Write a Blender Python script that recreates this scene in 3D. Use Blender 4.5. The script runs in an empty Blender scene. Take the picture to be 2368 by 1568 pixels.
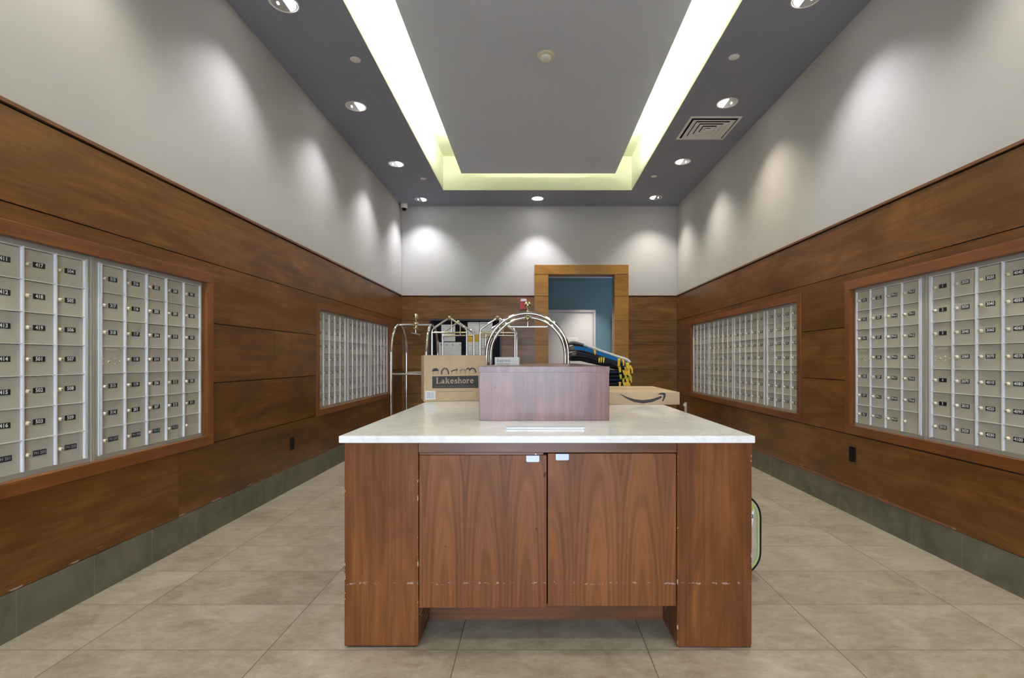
import bpy, bmesh, math, random
from mathutils import Vector, Matrix
random.seed(7)
PI = math.pi
SC = bpy.context.scene
COL = SC.collection

# ------------------------------------------------------------------ camera, world, exposure
F = 1160.0                       # focal length in pixels of the 2368 px wide frame
H = 1.238                        # eye height
cam_d = bpy.data.cameras.new('camera')
cam = bpy.data.objects.new('camera', cam_d); COL.objects.link(cam)
cam.location = (0, 0, H); cam.rotation_euler = (PI / 2, 0, 0)
cam_d.sensor_fit = 'HORIZONTAL'; cam_d.sensor_width = 36.0
cam_d.lens = F * 36.0 / 2368.0
cam_d.shift_x = -48.0 / 2368.0; cam_d.shift_y = 48.0 / 2368.0
cam_d.clip_start = 0.05
SC.camera = cam

W = bpy.data.worlds.new('world'); SC.world = W; W.use_nodes = True
bg = W.node_tree.nodes['Background']
bg.inputs[0].default_value = (0.66, 0.80, 1.0, 1); bg.inputs[1].default_value = 10.0

SC.view_settings.view_transform = 'Standard'
SC.view_settings.look = 'None'
SC.view_settings.gamma = 1.0
SC.view_settings.use_curve_mapping = False
SC.view_settings.exposure = 0.82

SPOT_W = 52.0                    # each recessed downlight
TUBE = 62.0                      # cove tube emission

# ------------------------------------------------------------------ key dimensions
XL, XR = -2.305, 2.542           # panelling faces
YB = 8.854                       # back wall
YF = -2.6                        # entrance wall behind the camera
ZC = 3.955                       # ceiling
ZP = 2.36                        # top of the panelling
ROW = 0.43

# ------------------------------------------------------------------ helpers
def lin(r, g, b):
    def f(c):
        c /= 255.0
        return c / 12.92 if c <= 0.04045 else ((c + 0.055) / 1.055) ** 2.4
    return (f(r), f(g), f(b), 1.0)

class MB:
    def __init__(s):
        s.v = []; s.f = []; s.m = []; s.r = []; s.sm = []
    def add(s, vs, fs, m=0, rnd=None, smooth=False):
        o = len(s.v); s.v += [tuple(p) for p in vs]
        rnd = random.random() if rnd is None else rnd
        for f in fs:
            s.f.append([i + o for i in f]); s.m.append(m); s.r.append(rnd); s.sm.append(smooth)
        return s
    def box(s, x0, x1, y0, y1, z0, z1, m=0, rnd=None):
        if x1 < x0: x0, x1 = x1, x0
        if y1 < y0: y0, y1 = y1, y0
        v = [(x0,y0,z0),(x1,y0,z0),(x1,y1,z0),(x0,y1,z0),(x0,y0,z1),(x1,y0,z1),(x1,y1,z1),(x0,y1,z1)]
        return s.add(v, [(0,3,2,1),(4,5,6,7),(0,1,5,4),(1,2,6,5),(2,3,7,6),(3,0,4,7)], m, rnd)
    def quad(s, a, b, c, d, m=0, rnd=None):
        return s.add([a,b,c,d], [(0,1,2,3)], m, rnd)
    def tube(s, pts, r, n=10, m=0, caps=True, closed=False):
        pts = [Vector(p) for p in pts]; N = len(pts)
        rs = r if isinstance(r, (list, tuple)) else [r] * N
        tan = []
        for i in range(N):
            if closed: t = pts[(i+1) % N] - pts[i-1]
            elif i == 0: t = pts[1] - pts[0]
            elif i == N-1: t = pts[-1] - pts[-2]
            else: t = (pts[i+1] - pts[i]).normalized() + (pts[i] - pts[i-1]).normalized()
            tan.append(t.normalized())
        up = Vector((0,0,1)) if abs(tan[0].z) < 0.9 else Vector((1,0,0))
        nrm = tan[0].cross(up).normalized(); vs = []
        for i in range(N):
            nrm = (nrm - tan[i] * nrm.dot(tan[i])).normalized()
            b = tan[i].cross(nrm)
            for k in range(n):
                a = 2*PI*k/n
                vs.append(pts[i] + (nrm*math.cos(a) + b*math.sin(a)) * rs[i])
        fs = []
        for i in range(N if closed else N-1):
            j = (i+1) % N
            for k in range(n):
                l = (k+1) % n
                fs.append((i*n+k, i*n+l, j*n+l, j*n+k))
        s.add(vs, fs, m, None, True)
        if caps and not closed:
            s.add(vs[:n], [tuple(range(n))[::-1]], m); s.add(vs[-n:], [tuple(range(n))], m)
        return s
    def lathe(s, prof, c=(0,0,0), n=24, m=0, axis='z', smooth=True):
        vs = []; c = Vector(c)
        for (r, h) in prof:
            for k in range(n):
                a = 2*PI*k/n
                p = (r*math.cos(a), r*math.sin(a), h)
                if axis == 'y': p = (p[0], p[2], -p[1])
                if axis == 'x': p = (p[2], p[0], p[1])
                vs.append(c + Vector(p))
        fs = []
        for i in range(len(prof)-1):
            for k in range(n):
                l = (k+1) % n
                fs.append((i*n+k, i*n+l, (i+1)*n+l, (i+1)*n+k))
        return s.add(vs, fs, m, None, smooth)
    def poly(s, pts, m=0, rnd=None):
        return s.add(pts, [tuple(range(len(pts)))], m, rnd)
    def prism(s, pts2, y0, y1, m=0, smooth=False):
        """polygon in XZ extruded along Y"""
        n = len(pts2)
        v = [(p[0], y0, p[1]) for p in pts2] + [(p[0], y1, p[1]) for p in pts2]
        rnd = random.random()
        s.add(v, [tuple(range(n)), tuple(range(2*n-1, n-1, -1))], m, rnd)
        s.add(v, [(i, (i+1) % n, n+(i+1) % n, n+i) for i in range(n)], m, rnd, smooth)
        return s
    def build(s, name, mats, parent=None, loc=None, bevel=0, seg=2, recalc=True):
        me = bpy.data.meshes.new(name)
        me.from_pydata(s.v, [], s.f); me.update()
        mats = mats if isinstance(mats, (list, tuple)) else [mats]
        for m in mats: me.materials.append(m)
        for p, mi, sm in zip(me.polygons, s.m, s.sm):
            p.material_index = mi; p.use_smooth = sm
        if recalc:
            bm = bmesh.new(); bm.from_mesh(me)
            bmesh.ops.recalc_face_normals(bm, faces=bm.faces); bm.to_mesh(me); bm.free()
        at = me.attributes.new('rnd', 'FLOAT', 'FACE')
        at.data.foreach_set('value', s.r)
        o = bpy.data.objects.new(name, me); COL.objects.link(o)
        if parent: o.parent = parent
        if loc: o.location = loc
        if bevel:
            b = o.modifiers.new('bevel', 'BEVEL'); b.width = bevel; b.segments = seg; b.limit_method = 'ANGLE'
        return o

def empty(name, loc, rz=0.0):
    o = bpy.data.objects.new(name, None); COL.objects.link(o)
    o.location = loc; o.rotation_euler = (0, 0, rz); o.empty_display_size = 0.1
    return o
def tag(o, label, cat, group=None):
    o['label'] = label; o['category'] = cat
    if group: o['group'] = group
    return o
def struct(o):
    o['kind'] = 'structure'; return o
def copy_tree(o, parent=None):
    c = o.copy(); COL.objects.link(c); c.parent = parent
    for ch in list(o.children): copy_tree(ch, c)
    return c

# ------------------------------------------------------------------ materials
class N:
    """small node helper"""
    def __init__(s, name):
        s.m = bpy.data.materials.new(name); s.m.use_nodes = True
        s.t = s.m.node_tree; s.b = s.t.nodes['Principled BSDF']
    def n(s, typ, **kw):
        x = s.t.nodes.new(typ)
        for k, v in kw.items(): setattr(x, k, v)
        return x
    def l(s, a, b): s.t.links.new(a, b)
    def set(s, node, i, v):
        if isinstance(v, bpy.types.NodeSocket): s.l(v, node.inputs[i])
        elif v is not None: node.inputs[i].default_value = v
    def math(s, op, a, b=None, c=None, clamp=False):
        x = s.n('ShaderNodeMath', operation=op); x.use_clamp = clamp
        s.set(x, 0, a); s.set(x, 1, b); s.set(x, 2, c)
        return x.outputs[0]
    def coord(s, obj=True):
        t = s.n('ShaderNodeTexCoord'); return t.outputs['Object']
    def offset(s, co, k=(31, 17, 23)):
        a = s.n('ShaderNodeAttribute', attribute_name='rnd')
        v = s.n('ShaderNodeVectorMath', operation='SCALE'); v.inputs[0].default_value = k; s.l(a.outputs['Fac'], v.inputs['Scale'])
        w = s.n('ShaderNodeVectorMath', operation='ADD'); s.l(co, w.inputs[0]); s.l(v.outputs[0], w.inputs[1])
        return w.outputs[0], a.outputs['Fac']
    def scale(s, co, sc):
        v = s.n('ShaderNodeVectorMath', operation='MULTIPLY'); s.l(co, v.inputs[0]); v.inputs[1].default_value = sc
        return v.outputs[0]
    def noise(s, co, scale, detail=4, rough=0.55, dist=0.0):
        x = s.n('ShaderNodeTexNoise'); s.l(co, x.inputs['Vector'])
        x.inputs['Scale'].default_value = scale; x.inputs['Detail'].default_value = detail
        x.inputs['Roughness'].default_value = rough; x.inputs['Distortion'].default_value = dist
        return x.outputs['Fac']
    def ramp(s, fac, stops, interp='LINEAR'):
        x = s.n('ShaderNodeValToRGB'); x.color_ramp.interpolation = interp
        e = x.color_ramp.elements
        while len(e) < len(stops): e.new(0.5)
        for i, (p, c) in enumerate(stops): e[i].position = p; e[i].color = c
        s.l(fac, x.inputs[0]); return x.outputs[0]
    def mix(s, fac, a, b, mode='MIX'):
        x = s.n('ShaderNodeMix', data_type='RGBA', blend_type=mode)
        s.set(x, 0, fac); s.set(x, 6, a); s.set(x, 7, b); return x.outputs[2]
    def sep(s, co):
        x = s.n('ShaderNodeSeparateXYZ'); s.l(co, x.inputs[0]); return x.outputs
    def comb(s, x_, y_, z_):
        x = s.n('ShaderNodeCombineXYZ'); s.set(x, 0, x_); s.set(x, 1, y_); s.set(x, 2, z_); return x.outputs[0]
    def bump(s, h, dist=0.001, strength=0.5):
        x = s.n('ShaderNodeBump'); x.inputs['Strength'].default_value = strength; x.inputs['Distance'].default_value = dist
        s.l(h, x.inputs['Height']); s.l(x.outputs[0], s.b.inputs['Normal'])
    def fin(s, col=None, rough=0.5, metal=0.0, spec=0.5, coat=0.0):
        s.set(s.b, 'Base Color', col)
        s.set(s.b, 'Roughness', rough); s.set(s.b, 'Metallic', metal); s.b.inputs['Specular IOR Level'].default_value = spec
        if coat: s.b.inputs['Coat Weight'].default_value = coat; s.b.inputs['Coat Roughness'].default_value = 0.15
        return s.m

def flat(name, col, rough=0.5, metal=0.0, spec=0.5, var=0.04, vscale=6.0):
    k = N(name); co = k.coord()
    f = k.noise(co, vscale, 3)
    a = tuple(c*(1-var) for c in col[:3]) + (1,); b = tuple(min(1, c*(1+var)) for c in col[:3]) + (1,)
    c = k.ramp(f, [(0.3, a), (0.7, b)])
    return k.fin(c, rough, metal, spec)

def band(k, v, centre, half):
    """1 inside |v-centre|<half"""
    d = k.math('ABSOLUTE', k.math('SUBTRACT', v, centre))
    return k.math('LESS_THAN', d, half)

def wood(name, cols, along, rough=0.35, scuff=None, spec=0.5, blotch=1.0):
    """along: index of the grain axis"""
    k = N(name); co0 = k.coord(); co, rv = k.offset(co0)
    s1 = [30, 30, 30]; s1[along] = 1.3
    s2 = [4.0, 4.0, 4.0]; s2[along] = 1.1
    s3 = [160, 160, 160]; s3[along] = 4
    fine = k.noise(k.scale(co, s1), 1.0, 5, 0.6, 0.6)
    big = k.noise(k.scale(co, s2), 1.0, 4, 0.6, 1.2)
    pore = k.noise(k.scale(co, s3), 1.0, 2, 0.5)
    f = k.math('ADD', k.math('MULTIPLY', fine, 0.38), k.math('MULTIPLY', big, 0.62*blotch))
    f = k.math('ADD', f, k.math('MULTIPLY', k.math('SUBTRACT', rv, 0.5), 0.10))
    c = k.ramp(f, [(0.28, cols[0]), (0.5, cols[1]), (0.74, cols[2])])
    pd = k.ramp(pore, [(0.35, (0.72, 0.72, 0.72, 1)), (0.55, (1, 1, 1, 1))])
    c = k.mix(0.6, c, pd, 'MULTIPLY')
    if scuff:
        xs = k.sep(co0)
        for (lo, hi, thr, sc) in scuff:
            m = band(k, xs[2], (lo+hi)/2, (hi-lo)/2)
            n1 = k.math('GREATER_THAN', k.noise(k.scale(co0, sc), 1.0, 3, 0.6), thr)
            c = k.mix(k.math('MULTIPLY', k.math('MULTIPLY', m, n1), 0.75), c, lin(176, 150, 132))
    k.bump(fine, 0.0006, 0.25)
    return k.fin(c, rough, 0, spec)

def wood_cathedral(name, cols, period=0.088, rough=0.33, x0=0.0, zc=0.25, scuffs=True):
    """flat-cut, book-matched veneer with arches running up"""
    k = N(name); co0 = k.coord(); xs = k.sep(co0)
    big_ = k.noise(k.scale(co0, (9, 9, 1.4)), 1.0, 3, 0.6)
    warp = k.noise(k.scale(co0, (7, 7, 2.2)), 1.0, 3, 0.5)
    warp = k.math('MULTIPLY', k.math('SUBTRACT', warp, 0.5), 0.055)
    u = k.math('PINGPONG', k.math('ADD', k.math('ADD', xs[0], 3.0 + x0), k.math('MULTIPLY', warp, 0.25)), period)
    v = k.math('MULTIPLY', k.math('SUBTRACT', xs[2], zc), 0.11)
    r = k.math('SQRT', k.math('ADD', k.math('MULTIPLY', u, u), k.math('MULTIPLY', v, v)))
    r = k.math('ADD', r, k.math('MULTIPLY', warp, 0.55))
    rings = k.math('SINE', k.math('ADD', k.math('MULTIPLY', r, 330.0), k.math('MULTIPLY', big_, 9.0)))
    rings2 = k.noise(k.comb(k.math('MULTIPLY', r, 42.0), 0.0, k.math('MULTIPLY', xs[2], 0.6)), 1.0, 3, 0.6)
    fib = k.noise(k.scale(co0, (210, 210, 7)), 1.0, 3, 0.6)
    big = k.noise(k.scale(co0, (5, 5, 0.8)), 1.0, 2, 0.5)
    f = k.math('ADD', k.math('MULTIPLY', rings, 0.042), k.math('MULTIPLY', rings2, 0.52))
    f = k.math('ADD', f, k.math('MULTIPLY', fib, 0.20)); f = k.math('ADD', f, k.math('MULTIPLY', big, 0.30))
    c = k.ramp(f, [(0.30, cols[0]), (0.50, cols[1]), (0.72, cols[2])])
    if scuffs: c = scuffline(k, c, co0, xs)
    k.bump(fib, 0.0004, 0.2)
    return k.fin(c, rough, 0, 0.28)

def scuffline(k, c, co0, xs):
    wob = k.math('MULTIPLY', k.math('SUBTRACT', k.noise(k.scale(co0, (6, 0, 0)), 1.0, 3), 0.5), 0.03)
    z = k.math('ADD', xs[2], wob)
    m = band(k, z, 0.277, 0.0042)
    n1 = k.math('GREATER_THAN', k.noise(k.scale(co0, (38, 38, 60)), 1.0, 3, 0.7), 0.56)
    c = k.mix(k.math('MULTIPLY', k.math('MULTIPLY', m, n1), 0.5), c, lin(186, 165, 160))
    m2 = band(k, xs[2], 0.22, 0.10)
    n2 = k.math('GREATER_THAN', k.noise(k.scale(co0, (26, 26, 110)), 1.0, 3, 0.6), 0.735)
    c = k.mix(k.math('MULTIPLY', k.math('MULTIPLY', m2, n2), 0.55), c, lin(176, 150, 145))
    m3 = k.math('GREATER_THAN', k.noise(k.scale(co0, (28, 28, 17)), 1.0, 1, 0.4), 0.79)
    return k.mix(k.math('MULTIPLY', m3, 0.8), c, lin(45, 25, 15))

def wood_vertical(name, cols, rough=0.35, chips=(), spec=0.28):
    k = N(name); co0 = k.coord(); co, rv = k.offset(co0)
    xs = k.sep(co0)
    fine = k.noise(k.scale(co, (60, 60, 1.6)), 1.0, 5, 0.62, 0.5)
    big = k.noise(k.scale(co, (6.5, 6.5, 1.3)), 1.0, 4, 0.6, 1.4)
    f = k.math('ADD', k.math('MULTIPLY', fine, 0.42), k.math('MULTIPLY', big, 0.58))
    c = k.ramp(f, [(0.30, cols[0]), (0.5, cols[1]), (0.72, cols[2])])
    c = scuffline(k, c, co0, xs)
    for x in chips:
        m = band(k, xs[0], x, 0.0035)
        n1 = k.math('GREATER_THAN', k.noise(k.scale(co0, (8, 8, 22)), 1.0, 3, 0.7), 0.60)
        c = k.mix(k.math('MULTIPLY', m, n1), c, lin(190, 160, 130))
    k.bump(fine, 0.0005, 0.22)
    return k.fin(c, rough, 0, spec)

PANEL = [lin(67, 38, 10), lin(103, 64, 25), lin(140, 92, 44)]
ISL = [lin(81, 45, 19), lin(110, 64, 30), lin(146, 90, 46)]
scuf = [(0.21, 0.30, 0.70, (3, 5, 95)), (0.212, 0.223, 0.60, (3, 9, 30))]
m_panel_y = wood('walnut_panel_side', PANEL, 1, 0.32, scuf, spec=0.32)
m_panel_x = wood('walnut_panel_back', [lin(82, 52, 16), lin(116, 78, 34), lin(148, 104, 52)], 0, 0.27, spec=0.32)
m_frame = wood('walnut_frame_side', [lin(90, 49, 18), lin(120, 70, 30), lin(144, 89, 43)], 1, 0.34, blotch=1.0)
m_frame_v = wood('walnut_frame_upright', [lin(90, 49, 18), lin(120, 70, 30), lin(144, 89, 43)], 2, 0.34)
m_casing = wood('door_casing_wood', [lin(122, 80, 24), lin(158, 110, 42), lin(182, 134, 62)], 0, 0.36, spec=0.35)
m_dark = flat('joint_backing', lin(22, 14, 9), 0.9, 0, 0.1)
m_cap = flat('panel_cap_wood', lin(112, 68, 40), 0.4, var=0.15, vscale=12)
m_door_w = wood_cathedral('walnut_door_veneer', ISL, rough=0.42, x0=0.02, zc=0.22)
m_door_w2 = wood_cathedral('walnut_door_veneer_right', ISL, rough=0.42, x0=0.055, zc=0.15, period=0.098)
m_pillar = wood_vertical('walnut_pillar_veneer', ISL, 0.36, (-0.4925, 0.6205, 0.9405, -0.8085))
m_rail = wood('walnut_rail_veneer', ISL, 0, 0.32)
m_riser = wood_vertical('walnut_riser_veneer', [lin(92, 58, 50), lin(118, 78, 66), lin(146, 100, 84)], 0.26, spec=0.45)
m_toe = wood('walnut_toe_veneer', ISL, 0, 0.45)

m_plaster = None
k = N('wall_plaster'); co = k.coord(); f = k.noise(co, 1.2, 3); f2 = k.noise(co, 160, 2)
k.bump(f2, 0.0006, 0.15)
m_plaster = k.fin(k.ramp(f, [(0.3, lin(184, 181, 177)), (0.7, lin(189, 186, 182))]), 0.62, 0, 0.3)
k = N('ceiling_dark_paint'); co = k.coord(); f = k.noise(co, 0.8, 2)
m_ceil = k.fin(k.ramp(f, [(0.3, lin(146, 149, 160)), (0.7, lin(150, 153, 164))]), 0.7, 0, 0.2)
k = N('floating_panel_paint'); co = k.coord(); f = k.noise(co, 0.8, 2)
m_float = k.fin(k.ramp(f, [(0.3, lin(204, 210, 222)), (0.7, lin(208, 214, 226))]), 0.7, 0, 0.2)
m_cove = flat('cove_cream_paint', lin(244, 246, 218), 0.7, 0, 0.2, 0.01)

# stone floor with joints
k = N('stone_floor'); co = k.coord(); xs = k.sep(co)
TX, TY = 0.81, 0.398
gx = k.math('DIVIDE', k.math('ADD', xs[0], 0.320 + 10*TX), TX); gy = k.math('DIVIDE', k.math('SUBTRACT', xs[1], 2.14 - 20*TY), TY)
def joint(g, w, p):
    fr = k.math('FRACT', g); d = k.math('MINIMUM', fr, k.math('SUBTRACT', 1.0, fr))
    return k.math('LESS_THAN', d, w / p)
jm = k.math('MAXIMUM', joint(gx, 0.0022, TX), joint(gy, 0.0018, TY))
cell = k.n('ShaderNodeTexWhiteNoise'); cell.noise_dimensions = '3D'
k.l(k.comb(k.math('FLOOR', gx), k.math('FLOOR', gy), 0.0), cell.inputs['Vector'])
tv = cell.outputs['Value']
tofs = k.n('ShaderNodeVectorMath', operation='SCALE'); tofs.inputs[0].default_value = (7, 5, 3); k.l(tv, tofs.inputs['Scale'])
tco = k.n('ShaderNodeVectorMath', operation='ADD'); k.l(co, tco.inputs[0]); k.l(tofs.outputs[0], tco.inputs[1]); tco = tco.outputs[0]
n1 = k.noise(tco, 3.0, 7, 0.62, 0.8); n2 = k.noise(k.scale(tco, (1, 2.2, 1)), 12, 6, 0.65, 0.6); n3 = k.noise(tco, 70, 3, 0.6)
f = k.math('ADD', k.math('MULTIPLY', n1, 0.5), k.math('ADD', k.math('MULTIPLY', n2, 0.36), k.math('MULTIPLY', n3, 0.14)))
f = k.math('ADD', f, k.math('MULTIPLY', k.math('SUBTRACT', tv, 0.5), 0.05))
c = k.ramp(f, [(0.34, lin(126, 112, 94)), (0.47, lin(153, 140, 121)), (0.58, lin(169, 157, 139)), (0.70, lin(185, 174, 157))])
sp = k.math('GREATER_THAN', k.noise(tco, 11, 5, 0.7), 0.715)
c = k.mix(k.math('MULTIPLY', sp, 0.5), c, lin(190, 180, 164))
c = k.mix(jm, c, lin(96, 86, 74))
k.bump(f, 0.0015, 0.35)
m_floor = k.fin(c, k.ramp(f, [(0.3, (0.42,)*3+(1,)), (0.7, (0.55,)*3+(1,))]), 0, 0.4)

k = N('stone_baseboard'); co = k.coord(); xs = k.sep(co)
g = k.math('DIVIDE', k.math('SUBTRACT', k.math('ADD', xs[1], xs[0]), 2.24 - 2.305 - 20*0.398), 0.398)
fr = k.math('FRACT', g); d = k.math('MINIMUM', fr, k.math('SUBTRACT', 1.0, fr)); jm = k.math('LESS_THAN', d, 0.004)
n1 = k.noise(co, 5, 6, 0.62, 0.6)
c = k.ramp(n1, [(0.3, lin(84, 80, 66)), (0.55, lin(104, 99, 82)), (0.75, lin(120, 113, 98))])
c = k.mix(k.math('MULTIPLY', jm, 0.6), c, lin(140, 134, 124))
m_base = k.fin(c, 0.5, 0, 0.4)

k = N('white_marble'); co = k.coord()
w = k.noise(co, 2.2, 4, 0.6, 2.2); ve = k.math('ABSOLUTE', k.math('SUBTRACT', w, 0.5))
vein = k.ramp(ve, [(0.0, (1, 1, 1, 1)), (0.045, (0, 0, 0, 1))])
n1 = k.noise(co, 5, 5, 0.65, 1.0)
c = k.ramp(n1, [(0.35, lin(236, 235, 228)), (0.6, lin(246, 245, 240))])
c = k.mix(k.math('MULTIPLY', vein, 0.13), c, lin(166, 165, 160))
m_marble = k.fin(c, 0.13, 0, 0.5)

m_putty = flat('putty_enamel', lin(178, 172, 156), 0.42, 0, 0.5, 0.02)
m_putty_d = flat('putty_enamel_frame', lin(166, 161, 147), 0.45, 0, 0.5, 0.02)
m_ledge = flat('putty_ledge_toplit', lin(206, 203, 192), 0.45)  # putty ledges, made paler: light on their top edges is in the colour
m_alu = flat('satin_aluminium', lin(230, 231, 236), 0.4, 0.1, 0.5, 0.02)
m_brass = flat('nickel_lock', lin(198, 186, 162), 0.34, 0.35, 0.5, 0.05)
m_black = flat('black_label', lin(24, 24, 25), 0.45)
m_white = flat('white_lettering', lin(232, 232, 228), 0.5)
m_greyl = flat('grey_label', lin(150, 150, 158), 0.5)
m_pink = flat('paper_strip', lin(206, 192, 184), 0.6)
m_chrome = flat('polished_chrome', (0.80, 0.78, 0.72, 1), 0.09, 1.0, 0.5, 0.02)
m_gold = flat('brass_plate', (0.70, 0.62, 0.42, 1), 0.14, 1.0, 0.5, 0.03)
m_steel = flat('brushed_steel', (0.30, 0.31, 0.34, 1), 0.38, 1.0, 0.5, 0.03)
m_rubber = flat('black_rubber', lin(18, 18, 18), 0.7, 0, 0.2)
m_carpet = flat('burgundy_carpet', lin(92, 24, 28), 0.95, 0, 0.1, 0.2, 60)
m_wplast = flat('white_plastic', lin(226, 224, 214), 0.4)
m_cream = flat('cream_plastic', lin(222, 212, 186), 0.4)
m_bplast = flat('black_plastic', lin(10, 10, 11), 0.6, 0, 0.2)
m_vent = flat('vent_enamel', lin(238, 234, 228), 0.5)
m_ventd = flat('vent_duct_dark', lin(22, 22, 24), 0.9)
m_teal = flat('teal_wall_paint', lin(98, 122, 130), 0.6, 0, 0.3, 0.02)
m_doorp = flat('door_paint', lin(206, 198, 192), 0.5, 0, 0.4, 0.01)
m_doorf = flat('door_frame_paint', lin(186, 176, 176), 0.5, 0, 0.4, 0.01)
m_red = flat('red_enamel', lin(168, 34, 28), 0.35)
m_card = flat('cardboard', lin(190, 165, 134), 0.75, 0, 0.2, 0.06, 9)
m_card2 = flat('cardboard_flap', lin(172, 142, 104), 0.75, 0, 0.2, 0.06, 9)
m_ink = flat('box_ink', lin(56, 52, 52), 0.7)
m_inkl = flat('box_ink_light', lin(104, 96, 90), 0.7)
m_lblue = flat('barcode_blue', lin(150, 158, 190), 0.6)
m_paper = flat('white_paper', lin(214, 214, 210), 0.7)
m_papery = flat('yellow_paper', lin(206, 164, 66), 0.7)
m_pgrey = flat('grey_print', lin(150, 150, 150), 0.7)
m_felt = flat('navy_felt', lin(26, 26, 34), 0.9, 0, 0.1, 0.1, 80)
m_bfr = flat('black_board_frame', lin(20, 20, 22), 0.35)
m_canvas_b = flat('black_canvas', lin(28, 30, 36), 0.8, 0, 0.2, 0.2, 60)
m_canvas_g = flat('grey_canvas', lin(104, 104, 104), 0.8, 0, 0.2, 0.15, 60)
m_canvas_w = flat('pale_grey_canvas', lin(196, 200, 196), 0.7, 0, 0.2, 0.1, 40)
m_canvas_n = flat('navy_canvas', lin(24, 34, 62), 0.8, 0, 0.2, 0.2, 60)
m_canvas_bl = flat('blue_canvas', lin(16, 98, 160), 0.7, 0, 0.2, 0.1, 40)
m_strap = flat('yellow_webbing', lin(206, 172, 56), 0.7, 0, 0.2, 0.2, 60)
m_strapg = flat('green_yellow_webbing', lin(170, 178, 60), 0.7, 0, 0.2, 0.2, 60)
m_taupe = flat('taupe_mesh_fabric', lin(168, 160, 138), 0.7, 0, 0.2, 0.05, 30)
m_lime = flat('lime_piping', lin(176, 190, 104), 0.5)
m_reflector = flat('downlight_reflector', (0.86, 0.86, 0.88, 1), 0.16, 1.0)
def emis(name, col, st):
    k = N(name); k.b.inputs['Emission Color'].default_value = col; k.b.inputs['Emission Strength'].default_value = st
    return k.fin((0.8, 0.8, 0.8, 1), 0.4)
m_tube = emis('fluorescent_tube_glow', (0.98, 0.985, 1.0, 1), TUBE)
m_bulb = emis('lamp_glow_cool', (0.97, 0.97, 1.0, 1), 14)
m_bulbw = emis('lamp_glow_warm', (1.0, 0.92, 0.80, 1), 14)
m_glass = N('clear_acrylic'); m_glass.b.inputs['Transmission Weight'].default_value = 0.25
m_glass = m_glass.fin(lin(238, 242, 242), 0.08)
m_lens = flat('strobe_lens', lin(236, 224, 226), 0.2)

# text -> triangles in the XY plane
_font_cache = {}
def text_geo(s, size=1.0, bold=0.0, res=2, align='CENTER'):
    key = (s, size, bold, res, align)
    if key in _font_cache: return _font_cache[key]
    c = bpy.data.curves.new('t', 'FONT'); c.body = s; c.size = size; c.align_x = align; c.align_y = 'CENTER'
    c.resolution_u = res; c.offset = bold
    o = bpy.data.objects.new('t', c)
    me = bpy.data.meshes.new_from_object(o)
    g = ([tuple(v.co) for v in me.vertices], [tuple(p.vertices) for p in me.polygons])
    bpy.data.objects.remove(o); bpy.data.curves.remove(c); bpy.data.meshes.remove(me)
    _font_cache[key] = g
    return g
def put_text(mb, s, size, cx, y, cz, m, bold=0.0, width=None, align='CENTER', res=2, flipy=False):
    """text facing -Y, reading along +X"""
    v, f = text_geo(s, size, bold, res, align)
    if not v: return
    k = 1.0
    if width:
        xs = [p[0] for p in v]; k = width / max(1e-6, max(xs) - min(xs))
    mb.add([(cx + p[0]*k, y, cz + p[1]) for p in v], f, m)

# ------------------------------------------------------------------ room shell
mb = MB(); mb.box(-2.7, 2.9, YF, 10.6, -0.1, 0.0); struct(mb.build('floor', m_floor))

HL = (0.700, 1.783); HR = (0.716, 1.800)             # mailbox opening heights
OPL = [(1.790, 3.545), (5.415, 8.065)]               # openings along the left wall
OPR = [(2.340, 4.010), (4.815, 8.050)]
def split(y0, y1, z0, z1, holes):
    """rectangles of [y0,y1]x[z0,z1] outside the holes (ya,yb,za,zb)"""
    ys = sorted({y0, y1, *[min(max(v, y0), y1) for h in holes for v in h[:2]]})
    out = []
    for a, b in zip(ys, ys[1:]):
        if b - a < 1e-4: continue
        segs = [(z0, z1)]
        for h in holes:
            if h[0] <= a + 1e-5 and h[1] >= b - 1e-5:
                ns = []
                for (p, q) in segs:
                    if h[3] <= p or h[2] >= q: ns.append((p, q)); continue
                    if h[2] > p: ns.append((p, h[2]))
                    if h[3] < q: ns.append((h[3], q))
                segs = ns
        out += [(a, b, p, q) for p, q in segs if q - p > 1e-4]
    return out
def side_wall(name, x_face, x_out, ops, hz):
    mb = MB()
    for (a, b, p, q) in split(YF, YB, 0, ZC, [(o[0] - 0.055, o[1] + 0.055, hz[0] - 0.055, hz[1] + 0.055) for o in ops]):
        mb.box(x_face, x_out, a, b, p, q)
    return struct(mb.build(name, m_plaster))
side_wall('wall_left', XL - 0.015, XL - 0.40, OPL, HL)
side_wall('wall_right', XR + 0.015, XR + 0.40, OPR, HR)

# back wall with the passage opening
DX0, DX1, DZ = 0.275, 1.443, 2.742
mb = MB()
mb.box(XL - 0.4, DX0 - 0.02, YB + 0.015, YB + 0.25, 0, ZC); mb.box(DX1 + 0.02, XR + 0.4, YB + 0.015, YB + 0.25, 0, ZC)
mb.box(DX0 - 0.02, DX1 + 0.02, YB + 0.015, YB + 0.25, DZ + 0.02, ZC)
struct(mb.build('wall_back', m_plaster))
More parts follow.
